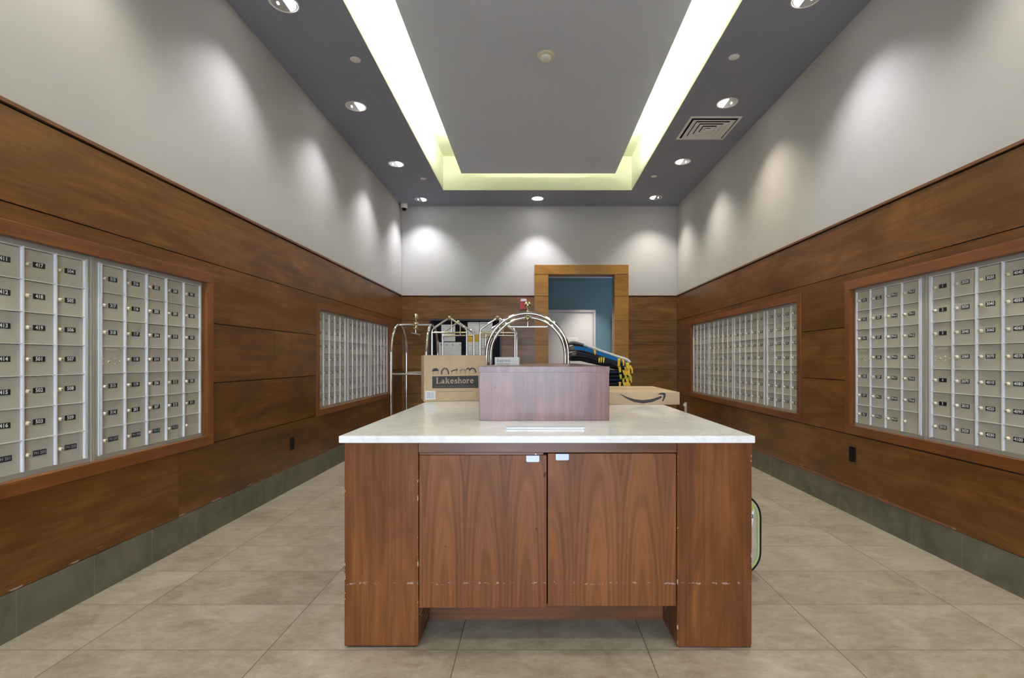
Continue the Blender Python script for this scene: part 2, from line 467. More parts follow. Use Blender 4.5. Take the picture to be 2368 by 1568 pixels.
# entrance wall behind the camera: a wide glazed doorway lets the daylight in
EX0, EX1, EZ = -1.25, 0.95, 2.55
mb = MB()
mb.box(XL - 0.4, EX0, YF - 0.2, YF, 0, ZC); mb.box(EX1, XR + 0.4, YF - 0.2, YF, 0, ZC); mb.box(EX0, EX1, YF - 0.2, YF, EZ, ZC)
struct(mb.build('wall_front', m_plaster))
mb = MB()
for x in (EX0, (EX0+EX1)/2 - 0.03, EX1 - 0.06): mb.box(x, x + 0.06, YF - 0.12, YF - 0.06, 0, EZ)
mb.box(EX0, EX1, YF - 0.12, YF - 0.06, EZ - 0.06, EZ); mb.box(EX0, EX1, YF - 0.12, YF - 0.06, 0, 0.12)
struct(mb.build('door_1', m_steel))
pl = bpy.data.lights.new('entrance_portal', 'AREA'); pl.shape = 'RECTANGLE'; pl.size = EX1 - EX0; pl.size_y = EZ
pl.cycles.is_portal = True
po = bpy.data.objects.new('entrance_portal', pl); COL.objects.link(po)
po.location = ((EX0+EX1)/2, YF - 0.15, EZ/2); po.rotation_euler = (PI/2, 0, 0)
po.rotation_euler = (-PI/2, 0, 0) if False else (PI/2, 0, PI)
mb = MB(); mb.box(-6, 6, YF - 6, YF - 0.0, -0.1, -0.001); struct(mb.build('ground', flat('entrance_paving', lin(120, 118, 112), 0.8)))

# ceiling with recessed cove tray
TX0, TX1, TY1, TY0 = -1.435, 1.585, 8.040, -1.9
TZ = 4.50
mb = MB()
mb.box(XL - 0.4, TX0, YF, YB + 0.2, ZC, ZC + 0.02); mb.box(TX1, XR + 0.4, YF, YB + 0.2, ZC, ZC + 0.02)
mb.box(TX0, TX1, TY1, YB + 0.2, ZC, ZC + 0.02); mb.box(TX0, TX1, YF, TY0, ZC, ZC + 0.02)
struct(mb.build('ceiling', m_ceil))
mb = MB()
t = 0.02
mb.box(TX0 - t, TX0, TY0, TY1, ZC + 0.02, TZ); mb.box(TX1, TX1 + t, TY0, TY1, ZC + 0.02, TZ)
mb.box(TX0 - t, TX1 + t, TY1, TY1 + t, ZC + 0.02, TZ); mb.box(TX0 - t, TX1 + t, TY0 - t, TY0, ZC + 0.02, TZ)
mb.box(TX0 - t, TX1 + t, TY0 - t, TY1 + t, TZ, TZ + 0.03)
# thin painted returns so the cove colour reaches the soffit edge
mb.box(TX0, TX0 + 0.002, TY0, TY1, ZC + 0.0005, ZC + 0.03); mb.box(TX1 - 0.002, TX1, TY0, TY1, ZC + 0.0005, ZC + 0.03)
mb.box(TX0, TX1, TY1 - 0.002, TY1, ZC + 0.0005, ZC + 0.03)
struct(mb.build('ceiling', m_cove))
PX0, PX1, PY1, PY0, PZ = -1.101, 1.274, 7.742, -1.6, 4.114
mb = MB(); mb.box(PX0, PX1, PY0, PY1, PZ, PZ + 0.012); mb.box(PX0 + 0.004, PX1 - 0.004, PY0 + 0.004, PY1 - 0.004, PZ + 0.012, PZ + 0.06, 1)
for y in (0.5, 3.5, 6.5):
    for x in (-0.6, 0.75): mb.box(x, x + 0.04, y, y + 0.04, PZ + 0.06, TZ, 1)
struct(mb.build('ceiling', [m_float, m_cove]))

# ------------------------------------------------------------------ wood panelling
G = 0.006
def boards_side(name, xf, xb, ops, vj, ends=(YF, YB)):
    mb = MB()
    rows = [(ZP - ROW*(i+1), ZP - ROW*i) for i in range(5)]
    for i, (z0, z1) in enumerate(rows):
        if i == 0: z1 -= 0.008
        cuts = [ends[0]] + vj.get(i, []) + [ends[1]]
        for a, b in zip(cuts, cuts[1:]):
            rnd = random.random()
            for (p, q, r, s) in split(a + 0.0008, b - 0.0008, z0 + G/2, z1 - G/2, ops):
                mb.box(xf, xb, p, q, r, s, 0, rnd)
    xm = xb - (xb - xf)*0.25
    for (p, q, r, s) in split(ends[0], ends[1], 0.21, ZP, ops): mb.box(xm, xb + (xb-xf)*0.05, p, q, r, s, 1)
    # cap moulding
    sgn = 1 if xf > xb else -1
    mb.box(xf + sgn*0.010, xb, ends[0], ends[1], ZP, ZP + 0.018, 2)
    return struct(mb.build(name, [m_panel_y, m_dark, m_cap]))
FR = 0.068
def frame_rect(op, hz): return (op[0] - FR, op[1] + FR, hz[0] - FR, hz[1] + FR)
fl = [frame_rect(o, HL) for o in OPL]; fr_ = [frame_rect(o, HR) for o in OPR]
boards_side('trim_1', XL, XL - 0.015, fl, {0: [], 4: [0.9, 3.265, 6.6], 2: [4.48]})
boards_side('trim_2', XR, XR + 0.015, fr_, {0: [], 4: [1.0, 5.9]})
mb = MB()
CX0, CX1, CZ = 0.030, 1.687, 2.910
for i in range(5):
    z0, z1 = ZP - ROW*(i+1), ZP - ROW*i - (0.008 if i == 0 else 0)
    mb.box(XL, CX0, YB, YB + 0.015, z0 + G/2, z1 - G/2); mb.box(CX1, XR, YB, YB + 0.015, z0 + G/2, z1 - G/2)
mb.box(XL, CX0, YB + 0.011, YB + 0.016, 0.2, ZP, 1); mb.box(CX1, XR, YB + 0.011, YB + 0.016, 0.2, ZP, 1)
mb.box(XL, CX0, YB - 0.006, YB + 0.015, ZP, ZP + 0.014, 2); mb.box(CX1, XR, YB - 0.006, YB + 0.015, ZP, ZP + 0.014, 2)
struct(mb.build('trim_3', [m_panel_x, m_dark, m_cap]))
# passage casing, blocks jointed at the board lines
mb = MB(); yc = YB - 0.02
zs = [0.0, 0.21, 0.64, 1.07, 1.497, 1.925, ZP, DZ]
for a, b in zip(zs, zs[1:]):
    for (x0, x1) in ((CX0, DX0), (DX1, CX1)): mb.box(x0, x1, yc, YB + 0.27, a + G/2, b - G/2)
mb.box(CX0, CX1, yc, YB + 0.27, DZ + G/2, CZ)
for (x0, x1) in ((CX0 + 0.004, DX0 - 0.004), (DX1 + 0.004, CX1 - 0.004)): mb.box(x0, x1, yc + 0.006, YB + 0.26, 0, DZ + 0.01, 1)
struct(mb.build('trim_4', [m_casing, m_dark]))
mb = MB(); mb.box(XR - 0.007, XR + 0.01, 3.05, YB, 0.209, 0.224); struct(mb.build('trim_10', m_cap, bevel=0.002, seg=1))
# mailbox surrounds: mitred wood frames standing just proud of the boards, deep reveals
def surround(name, side, op, hz):
    s = 1 if side == 'L' else -1
    xf = (XL if side == 'L' else XR)
    f = xf + s*0.008; bk = xf - s*0.20
    y0, y1 = op; z0, z1 = hz; mb = MB()
    mb.box(f, bk, y0 - FR, y1 + FR, z1, z1 + FR, 0); mb.box(f, bk, y0 - FR, y1 + FR, z0 - FR, z0, 0)
    mb.box(f, bk, y0 - FR, y0, z0, z1, 1); mb.box(f, bk, y1, y1 + FR, z0, z1, 1)
    o = struct(mb.build(name, [m_frame, m_frame_v], bevel=0.002, seg=1)); return o
surround('trim_5', 'L', OPL[0], HL); surround('trim_6', 'L', OPL[1], HL)
surround('trim_7', 'R', OPR[0], HR); surround('trim_8', 'R', OPR[1], HR)
# baseboards
mb = MB(); mb.box(XL + 0.002, XL - 0.015, YF, YB, 0, 0.209); struct(mb.build('baseboard_left', m_base, bevel=0.001, seg=1))
mb = MB(); mb.box(XR - 0.002, XR + 0.015, YF, YB, 0, 0.209); struct(mb.build('baseboard_right', m_base, bevel=0.001, seg=1))
mb = MB(); mb.box(XL, CX0, YB - 0.002, YB + 0.015, 0, 0.209); mb.box(CX1, XR, YB - 0.002, YB + 0.015, 0, 0.209); struct(mb.build('baseboard_back', m_base))

# ------------------------------------------------------------------ passage beyond
YT = 9.95
mb = MB(); mb.box(-1.6, 3.2, YT, YT + 0.1, 0, 3.0); struct(mb.build('wall_corridor', m_teal))
mb = MB(); mb.box(-1.7, -1.6, YB + 0.25, YT + 0.1, 0, 3.0); mb.box(3.2, 3.3, YB + 0.25, YT + 0.1, 0, 3.0); struct(mb.build('wall_corridor_end', m_teal))
mb = MB(); mb.box(-1.6, 3.2, YB + 0.25, YT, 2.86, 2.9); struct(mb.build('ceiling', m_float))
mb = MB()
dx1 = 1.246; dz = 2.225; y = YT - 0.03
dr = empty('door_2', (0.75, YT, 0)); struct(dr)
mb.box(0.20 - 0.75, dx1 - 0.75, -0.035, 0, dz - 0.05, dz); mb.box(dx1 - 0.05 - 0.75, dx1 - 0.75, -0.035, 0, 0, dz - 0.05); mb.box(0.20 - 0.75, 0.25 - 0.75, -0.035, 0, 0, dz - 0.05)
mb.build('door_frame', m_doorf, dr, bevel=0.003)
mb = MB(); mb.box(0.254 - 0.75, dx1 - 0.056 - 0.75, -0.018, 0, 0.005, dz - 0.056); mb.build('door_leaf', m_doorp, dr)
mb = MB()
for z in (0.3, 1.15, 1.95): mb.box(dx1 - 0.057 - 0.75, dx1 - 0.05 - 0.75, -0.03, -0.016, z, z + 0.10)
mb.build('hinge', m_steel, dr)
mb = MB(); mb.box(1.595, 1.665, YT - 0.035, YT, 0, 2.0); mb.box(1.60, 2.6, YT - 0.035, YT, 2.0, 2.05); struct(mb.build('trim_9', m_doorf))
mb = MB(); sx = (1323 - 1232) / F * YT
mb.box(sx - 0.115, sx + 0.115, YT - 0.022, YT - 0.019, 1.238 + 0.375, 1.238 + 0.445)
mb.box(sx - 0.09, sx + 0.08, YT - 0.0228, YT - 0.0218, 1.238 + 0.402, 1.238 + 0.416, 1)
o = mb.build('door_sign', [m_wplast, flat('sign_print', lin(214, 196, 194), 0.6)]); tag(o, 'small white sign strip on the pale door beyond the passage', 'sign')

# ------------------------------------------------------------------ mailbox cabinets
ROWS = 7
def door_mesh(pw, ph):
    mb = MB(); w, h = pw - 0.010, ph - 0.0055
    mb.box(0, w, 0, 0.004, 0, h - 0.0015); return mb
def lock_mesh():
    mb = MB(); mb.lathe([(0.0, -0.0145), (0.0065, -0.0145), (0.0092, -0.0125), (0.0092, -0.005), (0.0112, -0.004), (0.0112, 0.0)], (0, 0, 0), 14, 0, 'y')
    mb.box(-0.001, 0.001, -0.0151, -0.014, -0.004, 0.004, 1); return mb
def mesh_only(mb, name, mats, bevel=0):
    o = mb.build(name, mats); me = o.data; bpy.data.objects.remove(o); return me
lock_me = mesh_only(lock_mesh(), 'lock', [m_brass, m_black])
_door_me, _plate_me = {}, {}
screw_me = mesh_only(MB().lathe([(0, -0.003), (0.004, -0.003), (0.005, 0)], (0, 0, 0), 8, 0, 'y'), 'screw', [m_brass])
def plate_mesh(s, style):
    key = (s, style)
    if key not in _plate_me:
        mb = MB(); w = 0.058 if len(s) < 5 else 0.064
        a, b, c = {'dark': (m_black, m_white, m_black), 'grey': (m_black, m_greyl, m_greyl), 'rim': (m_black, m_white, m_greyl)}[style]
        mb.box(-w/2, w/2, -0.0015, 0, -0.0125, 0.0125, 0)
        if style != 'dark': mb.box(-w/2 - 0.002, w/2 + 0.002, -0.001, 0, -0.0145, 0.0145, 2)
        put_text(mb, s, 0.0245 if len(s) < 5 else 0.019, 0, -0.0019, 0, 1, 0.0006)
        _plate_me[key] = mesh_only(mb, 'number_plate', [a, b, c])
    return _plate_me[key]
def link(me, name, parent, loc):
    o = bpy.data.objects.new(name, me); COL.objects.link(o); o.parent = parent; o.location = loc; return o

def cabinet(side, ya, yb, cols, n, nums, label, lockcol=0, hz=None, special=None):
    """ya/yb: cabinet extent along the wall; cols: (y of first column line, pitch) measured from the reader's left; nums[col][row]"""
    hz = HL if side == 'L' else HR
    face = 0.036
    if side == 'L': root = empty('mail_cabinet', (XL - face, ya, hz[0]), PI/2); x0 = cols[0] - ya
    else: root = empty('mail_cabinet', (XR + face, yb, hz[0]), -PI/2); x0 = yb - cols[0]
    tag(root, label, 'mailboxes', 'wall mailbox cabinets')
    Wd = yb - ya; p = cols[1]; Ht = hz[1] - hz[0]; m0 = 0.024; ph = (Ht - 2*m0) / ROWS
    x1 = x0 + n*p
    mb = MB()
    mb.box(0, Wd, -0.004, 0.02, 0, m0); mb.box(0, Wd, -0.004, 0.02, Ht - m0, Ht)
    mb.box(0, x0, -0.004, 0.02, m0, Ht - m0); mb.box(x1, Wd, -0.004, 0.02, m0, Ht - m0)
    mb.box(0, Wd, 0.008, 0.15, 0.001, Ht - 0.001, 1)
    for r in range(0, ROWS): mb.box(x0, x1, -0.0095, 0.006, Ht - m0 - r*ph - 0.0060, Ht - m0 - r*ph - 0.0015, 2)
    # hairline trims around the doors
    mb.box(0.004, Wd - 0.004, -0.007, -0.004, Ht - m0 - 0.001, Ht - m0 + 0.002); mb.box(0.004, Wd - 0.004, -0.007, -0.004, m0 - 0.002, m0 + 0.001)
    if x0 > 0.03: mb.box(0.002, 0.010, -0.008, -0.004, 0, Ht)
    if Wd - x1 > 0.03: mb.box(Wd - 0.010, Wd - 0.002, -0.008, -0.004, 0, Ht)
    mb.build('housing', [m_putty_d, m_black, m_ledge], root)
    mb = MB()
    for i in range(n + 1):
        x = x0 + i*p; mb.box(x - 0.0042, x + 0.0042, -0.011, 0.006, m0, Ht - m0, 0)
    if x0 > 0.03: mb.box(x0 - 0.016, x0 - 0.0075, -0.009, 0.0, m0 - 0.004, Ht - m0 + 0.004)
    if Wd - x1 > 0.03: mb.box(x1 + 0.0075, x1 + 0.015, -0.009, 0.0, m0 - 0.004, Ht - m0 + 0.004)
    mb.build('divider', m_alu, root)
    dk = (round(p, 4), round(ph, 4))
    if dk not in _door_me: _door_me[dk] = mesh_only(door_mesh(p, ph), 'mailbox_door', m_putty)
    for c in range(n):
        for r in range(ROWS):
            dx, dz_ = x0 + c*p + 0.005, Ht - m0 - (r+1)*ph - 0.0015
            s = nums[c][r] if c < len(nums) and r < len(nums[c]) else None
            if c == lockcol and r == 3:
                mb = MB(); w, h = p - 0.010, ph - 0.0035
                mb.box(0, w, 0, 0.004, 0, h)
                lp = mb.build('lock_panel', m_putty, root, (dx, 0, dz_))
                mb = MB(); mb.box(w*0.20, w*0.74, -0.0012, 0, h*0.85, h*0.93); mb.build('paper_strip', m_pink, lp)
                for (a, b) in ((.12,.52),(.62,.52),(.12,.34),(.62,.34),(.84,.44),(.04,.07),(.90,.07),(.04,.95),(.90,.95)):
                    link(screw_me, 'screw', lp, (w*a, 0, h*b))
                mb = MB(); mb.lathe([(0, -0.004), (0.005, -0.004), (0.007, 0)], (w*0.37, 0, h*0.43), 10, 0, 'y'); mb.build('keyhole', m_gold, lp)
                continue
            d = link(_door_me[dk], 'mailbox_door', root, (dx, 0, dz_))
            link(lock_me, 'lock', d, (0.021, 0, (ph - 0.0035)*0.50))
            if s: link(plate_mesh(s[0], s[1]), 'number_plate', d, (0.021 + (0.057 if len(s[0]) < 5 else 0.060), 0, (ph - 0.0035)*0.52))
    return root

def seq(start, cnt, style='dark', skip=()):
    out, v = [], start
    while len(out) < cnt:
        if v not in skip: out.append((str(v), style))
        v += 1
    return out
def cols_from(start, n, lock=True, style='dark', last=None):
    """numbers run down each column; row 3 of the first column is the lock panel"""
    out, v = [], start
    for c in range(n):
        col = []
        for r in range(ROWS):
            if c == 0 and r == 3 and lock: col.append(None); continue
            col.append((str(v), style)); v += 1
            if v % 100 == 20: v += 81
        out.append(col)
    return out
def st(lst, style='dark'): return [(a, style) if a else None for a in lst]

n_left_near = [st(['401', '402', '403', None, '404', '405']) + [('PH 102', 'grey')],
               st(['306', '307', '308', '309', '310', '311']) + [('PH 104', 'grey')],
               st(['411', '412', '413', '414', '415', '416']) + [('PH 201', 'grey')],
               st(['417', '418', '419', '501', '502', '503']) + [('PH 203', 'grey')],
               st(['504', '505', '506', '507', '508', '509']) + [('PH 205', 'grey')]]
n_left_2 = [st(['315', '317', '318', None, '313', '314'], 'rim') + [('PH 207', 'grey')],
            st(['316', '116', '117', '118', '119', '201']) + [('PH 208', 'grey')],
            st(['202', '203', '204', '214', '206', '207']) + [('PH-9', 'grey')],
            st(['208', '209', '210', '211', '212', '213']) + [('PH-8', 'grey')],
            st(['301', '302', '303', '304', '305', '311']) + [None]]
cabinet('L', 1.790, 2.660, (1.815, 0.160), 5, n_left_near, 'grey mailbox cabinet holding numbers 504 to 509, cropped by the photo edge')
cabinet('L', 2.660, 3.545, (2.712, 0.1615), 5, n_left_2, 'grey mailbox cabinet beside the cropped one holding numbers 504 to 509, five doors wide')
lab = 'grey mailbox cabinet in far left surround, '
for i, (a, b, c) in enumerate(((5.415, 6.292, 5.438), (6.292, 7.190, 6.340), (7.190, 8.065, 7.240))):
    cabinet('L', a, b, (c, 0.1605), 5, cols_from((511, 611, 711)[i], 5),
            lab + ('the one closest to the camera', 'between its two neighbours', 'one door with a white tag')[i])
RN_B = [st(['1', '2', '3', None, '4', '5', '2010']),
        st(['2020', '2030', '2040', '2060', '2070', '3010', '3020']),
        st(['3030', '3040', '3060', '3070', '4010', '4020', '4030']),
        st(['4040', '4050', '4060', '4070', '4080', '4090', '4100']),
        st(['4110', '4120', '4130', '4140', '4150', '4160', '4170'])]
RN_A = [st(['214', '215', '216', None, '218', '219', '221'], 'rim'),
        st(['222', '223', '227', '228', '229', 'PH-1', 'PH-2']),
        st(['PH-3', 'PH-4', 'PH-5', 'PH-6', 'PH-7', 'PH-8', 'PH-9']),
        st(['TH-3', 'TH-1', 'TH-2', 'TH-4', 'TH-5', 'TH-6']) + [None]]
cabinet('R', 2.340, 3.288, (3.236, 0.1640), 5, RN_B, 'grey mailbox cabinet with doors numbered 1 to 5 and 2010 to 4100')
cabinet('R', 3.288, 4.010, (3.984, 0.1625), 4, RN_A, 'four-column grey mailbox cabinet left of the one numbered 2010 to 4100')
lab = 'grey mailbox cabinet in the far right surround, '
cabinet('R', 7.322, 8.050, (8.020, 0.1665), 4, cols_from(101, 4, style='rim'), lab + 'narrow one nearest the back wall')
cabinet('R', 6.428, 7.322, (7.290, 0.1665), 5, cols_from(201, 5, style='rim'), lab + 'second from the back wall')
cabinet('R', 5.536, 6.428, (6.398, 0.1648), 5, cols_from(301, 5, style='rim'), lab + 'third from the back wall')
cabinet('R', 4.815, 5.536, (5.497, 0.1665), 4, cols_from(401, 4, style='rim'), lab + 'narrow one nearest the camera')
# loose notes taped to doors of the far left cabinets
mb = MB(); mb.box(0, 0.012, -0.04, 0.04, -0.10, 0.10); o = mb.build('paper_tag', m_paper, None, (XL - 0.036 + 0.011, 7.70, 1.238 + 0.09)); tag(o, 'white tag hanging on a mailbox door near the bulletin board', 'tag')

# ------------------------------------------------------------------ island counter
isl = empty('island_cabinet', (0.066, 3.6, 0)); tag(isl, 'large walnut island cabinet with two front doors and square end pillars', 'cabinet')
IY0 = 2.155; IX0, IX1, IYB = -0.809, 0.941, 5.06; ZT = 0.883; ox, oy = 0.066, 3.6
def ib(mb, x0, x1, y0, y1, z0, z1, m=0): mb.box(x0, x1, y0, y1, z0, z1, m)
def ibuild(mb, name, mats, **kw):
    o = mb.build(name, mats, isl, **kw); o.location = (-ox, -oy, 0); return o
mb = MB(); ib(mb, IX0, -0.492, IY0, 2.39, 0.008, ZT); ib(mb, IX0 + 0.01, -0.50, IY0 + 0.01, 2.38, 0, 0.008, 1); ibuild(mb, 'pillar', [m_pillar, m_dark], bevel=0.0015, seg=1)
mb = MB(); ib(mb, 0.620, IX1, IY0, 2.39, 0.004, ZT); ib(mb, 0.63, IX1 - 0.01, IY0 + 0.01, 2.38, 0, 0.004, 1); ibuild(mb, 'pillar', [m_pillar, m_dark], bevel=0.0015, seg=1)
mb = MB(); ib(mb, IX0, IX1, 2.392, IYB, 0.0, ZT); ibuild(mb, 'carcass', m_toe)
mb = MB(); ib(mb, -0.4915, 0.6195, IY0 + 0.003, 2.39, 0.8385, ZT); ibuild(mb, 'top_rail', m_rail, bevel=0.001, seg=1)
mb = MB(); ib(mb, -0.4915, 0.6195, IY0 + 0.024, 2.39, 0.178, 0.838); ib(mb, -0.489, 0.045, IY0 + 0.006, IY0 + 0.03, 0.829, 0.837, 1); ibuild(mb, 'inner_box', [m_dark, m_rail])
def idoor(x0, x1, z0, z1, mat, hx0, hx1, lockit):
    d = empty('door', (x0 - ox, IY0 + 0.004 - oy, z0)); d.parent = isl
    bpy.data.objects.remove(d)
    mb = MB(); mb.box(x0, x1, 0, 0.019, z0, z1)
    d = mb.build('door', mat, isl, (-ox, IY0 + 0.004 - oy, 0), bevel=0.0012, seg=1)
    mb = MB()
    pts = [(hx0 + 0.004, z1 - 0.026), (hx1 - 0.004, z1 - 0.026), (hx1, z1 - 0.022), (hx1, z1 - 0.001), (hx0, z1 - 0.001), (hx0, z1 - 0.022)]
    mb.prism(pts, -0.016, -0.0135); mb.box(hx0, hx1, -0.016, 0.003, z1 - 0.002, z1 + 0.0015)
    h = mb.build('pull', m_steel, d, bevel=0.0006, seg=1)
    if lockit:
        mb = MB(); mb.lathe([(0, -0.010), (0.0042, -0.010), (0.0048, -0.008), (0.0048, 0.004)], (0.013, 0, z1 + 0.0055), 12, 0, 'y'); mb.build('lock', m_brass, d)
    return d
idoor(-0.4885, 0.0595, 0.170, 0.8270, m_door_w, -0.028, 0.028, True)
idoor(0.0650, 0.6170, 0.178, 0.8345, m_door_w2, 0.098, 0.154, False)

mb = MB(); mb.box(-0.827, 0.948, 2.136, 5.10, ZT, 0.913)
o = mb.build('countertop', m_marble, bevel=0.003); tag(o, 'white marble slab countertop lying on the walnut island', 'countertop')

RX0, RX1, RY0, RY1, RZ = -0.286, 0.408, 2.674, 4.95, 1.201
mb = MB(); mb.box(RX0, RX1, RY0, RY1, 0.913, RZ)
rs = empty('riser_box', ((RX0+RX1)/2, RY0, 0.913)); tag(rs, 'long low walnut box riser running down the middle of the marble counter', 'riser')
o = mb.build('body', m_riser, rs, bevel=0.0015, seg=1); o.location = (-(RX0+RX1)/2, -RY0, -0.913)
mb = MB(); mb.box(RX0 - 0.002, RX1 + 0.002, RY0 - 0.002, RY1 + 0.002, RZ - 0.030, RZ + 0.001)
o = mb.build('top_band', m_riser, rs, bevel=0.001, seg=1); o.location = (-(RX0+RX1)/2, -RY0, -0.913)

mb = MB(); mb.box(-0.184, 0.184, -0.022, 0.022, 0.0, 0.011)
o = mb.build('acrylic_strip', m_glass, None, (0.058, 2.36, 0.913), bevel=0.003); tag(o, 'clear white plastic strip lying on the marble in front of the riser', 'strip')

# ------------------------------------------------------------------ large printed carton
def ribbon(mb, pts, w, y, m, closed=False):
    """flat stroke in XZ facing -Y"""
    P = [Vector((p[0], p[1])) for p in pts]; n = len(P); L, R = [], []
    ws = w if isinstance(w, (list, tuple)) else [w]*n
    for i in range(n):
        if closed: t = P[(i+1) % n] - P[i-1]
        else: t = P[min(i+1, n-1)] - P[max(i-1, 0)]
        t = t.normalized() if t.length > 1e-9 else Vector((1, 0)); nn = Vector((-t.y, t.x)) * (ws[i]/2)
        L.append(P[i] + nn); R.append(P[i] - nn)
    v = [(p.x, y, p.y) for p in L] + [(p.x, y, p.y) for p in R]
    fs = [(i, (i+1) % n, n + (i+1) % n, n + i) for i in range(n if closed else n-1)]
    mb.add(v, fs, m)
def arc(cx, cz, rx, rz, a0, a1, n=14):
    return [(cx + rx*math.cos(math.radians(a0 + (a1-a0)*i/n)), cz + rz*math.sin(math.radians(a0 + (a1-a0)*i/n))) for i in range(n+1)]

bw, bd, bh = 0.486, 0.33, 0.358
carton = empty('cardboard_box', (-0.840, 3.867, 0.913), math.radians(16)); tag(carton, 'tall brown cardboard carton printed with Lakeshore and cartoon faces on the marble counter', 'box')
mb = MB(); mb.box(0, bw, 0, bd, 0, bh); mb.build('carton_body', m_card, carton, bevel=0.003)
mb = MB(); mb.box(0.004, bw - 0.004, 0.002, bd/2 - 0.002, bh, bh + 0.003); mb.box(0.004, bw - 0.004, bd/2 + 0.002, bd - 0.002, bh, bh + 0.003); mb.build('flap', m_card2, carton)
mb = MB(); Y = -0.0006
mb.quad((0.064, Y, 0.104), (0.424, Y, 0.101), (0.424, Y, 0.199), (0.064, Y, 0.196), 0)
hz_ = 0.212
for i, u in enumerate((0.091, 0.162, 0.233, 0.302, 0.372)):
    ribbon(mb, arc(u, hz_ + 0.010, 0.020, 0.024, -30, 210, 18), 0.0032, Y, 1)
    if i == 0: mb.add([(a, Y - 1e-4, b) for a, b in arc(u - 0.002, hz_ + 0.022, 0.026, 0.026, 10, 180, 12)], [tuple(range(13))], 0)
    if i == 1: ribbon(mb, arc(u, hz_ + 0.006, 0.028, 0.040, -10, 190, 18), 0.009, Y - 1e-4, 0)
    if i == 2: ribbon(mb, [(u - 0.025, hz_ + 0.022), (u + 0.01, hz_ + 0.034), (u + 0.026, hz_ + 0.036)], 0.008, Y - 1e-4, 0); ribbon(mb, [(u + 0.022, hz_ + 0.046), (u + 0.022, hz_ + 0.022)], 0.005, Y - 1e-4, 0)
    if i == 3: ribbon(mb, arc(u, hz_ + 0.022, 0.026, 0.018, 10, 170, 12), 0.003, Y - 1e-4, 1); ribbon(mb, arc(u, hz_ + 0.018, 0.027, 0.016, 10, 170, 12), 0.003, Y - 1e-4, 1)
    if i == 4: ribbon(mb, arc(u + 0.004, hz_ + 0.010, 0.028, 0.036, 0, 150, 16), 0.010, Y - 1e-4, 0); ribbon(mb, arc(u - 0.03, hz_ + 0.036, 0.010, 0.010, 0, 200, 8), 0.009, Y - 1e-4, 0)
    for ex in (-0.006, 0.007): ribbon(mb, arc(u + ex, hz_ + 0.012, 0.0012, 0.0014, 0, 330, 6), 0.0012, Y - 1e-4, 1)
    ribbon(mb, arc(u, hz_ + 0.006, 0.007, 0.005, 200, 340, 6), 0.0012, Y - 1e-4, 1)
# serif lettering
def letter(ch):
    S = []; R = S.append                                  # ('r',x0,x1,z0,z1) or ('s',pts,w)
    X = 0.66
    def r(a, b, c, d): S.append(('r', a, b, c, d))
    def s(p, w): S.append(('s', p, w))
    if ch == 'L': r(.10,.28,0,1); r(0,.40,.93,1); r(0,.72,0,.08); r(.64,.72,0,.30); return S, .80
    if ch == 'a': s(arc(.22,.19,.15,.15,0,360,18), .10); r(.38,.52,.05,.50); s(arc(.28,.47,.17,.15,5,165,12), .09); r(.38,.62,0,.07); return S, .68
    if ch == 'k': r(.08,.23,0,1); r(0,.23,.93,1); r(0,.34,0,.07); s([(.2,.28),(.52,.62)], .07); r(.38,.66,.59,X); s([(.33,.42),(.60,.03)], .15); r(.44,.76,0,.07); return S, .80
    if ch == 'e': s(arc(.30,.33,.22,.27,0,320,24), .13); r(.10,.56,.31,.38); return S, .66
    if ch == 's': s(arc(.26,.47,.155,.13,20,200,12) + arc(.28,.19,.18,.13,110,-90,12)[3:] + arc(.26,.17,.19,.11,-90,-160,6), .11); r(.39,.46,.44,.64); r(.05,.12,.02,.24); return S, .56
    if ch == 'h': r(.08,.23,0,1); r(0,.23,.93,1); r(0,.31,0,.07); s(arc(.36,.38,.185,.21,160,0,12) + [(.545,.04)], .12); r(.43,.70,0,.07); return S, .76
    if ch == 'o': s(arc(.30,.33,.225,.265,0,360,24), .13); return S, .66
    if ch == 'r': r(.08,.23,0,X); r(0,.23,.59,X); r(0,.34,0,.07); s(arc(.38,.40,.16,.19,160,55,8), .10); s(arc(.46,.53,.03,.03,0,330,8), .07); return S, .60
total = sum(letter(c)[1] for c in 'Lakeshore'); kx = (0.390 - 0.093) / total; kz = 0.046; cx = 0.093
for ch in 'Lakeshore':
    S, adv = letter(ch)
    for e in S:
        if e[0] == 'r': mb.quad((cx + e[1]*kx, Y - 2e-4, 0.140 + e[3]*kz), (cx + e[2]*kx, Y - 2e-4, 0.140 + e[3]*kz), (cx + e[2]*kx, Y - 2e-4, 0.140 + e[4]*kz), (cx + e[1]*kx, Y - 2e-4, 0.140 + e[4]*kz), 2)
        else: ribbon(mb, [(cx + p[0]*kx, 0.140 + p[1]*kz) for p in e[1]], e[2]*kx*1.1, Y - 2e-4, 2)
    cx += adv*kx
put_text(mb, 'thoughtfully designed with learning in mind', 0.016, 0.245, Y - 2e-4, 0.119, 1, width=0.33)
xx = 0.105
random.seed(3)
while xx < 0.385:
    w_ = random.uniform(0.008, 0.03); ribbon(mb, [(xx, 0.076), (min(xx + w_, 0.385), 0.076)], 0.0032, Y, 1); xx += w_ + random.uniform(0.001, 0.005)
mb.build('print', [m_ink, m_inkl, m_card], carton, recalc=False)
mb = MB(); mb.box(0.012, 0.088, -0.0010, 0, 0.017, 0.084, 0)
xx = 0.020
while xx < 0.080:
    w_ = random.choice((0.002, 0.003, 0.005)); mb.box(xx, xx + w_, -0.0014, -0.0008, 0.026, 0.075, 1); xx += w_ + 0.0035
mb.build('label', [m_wplast, m_lblue], carton)

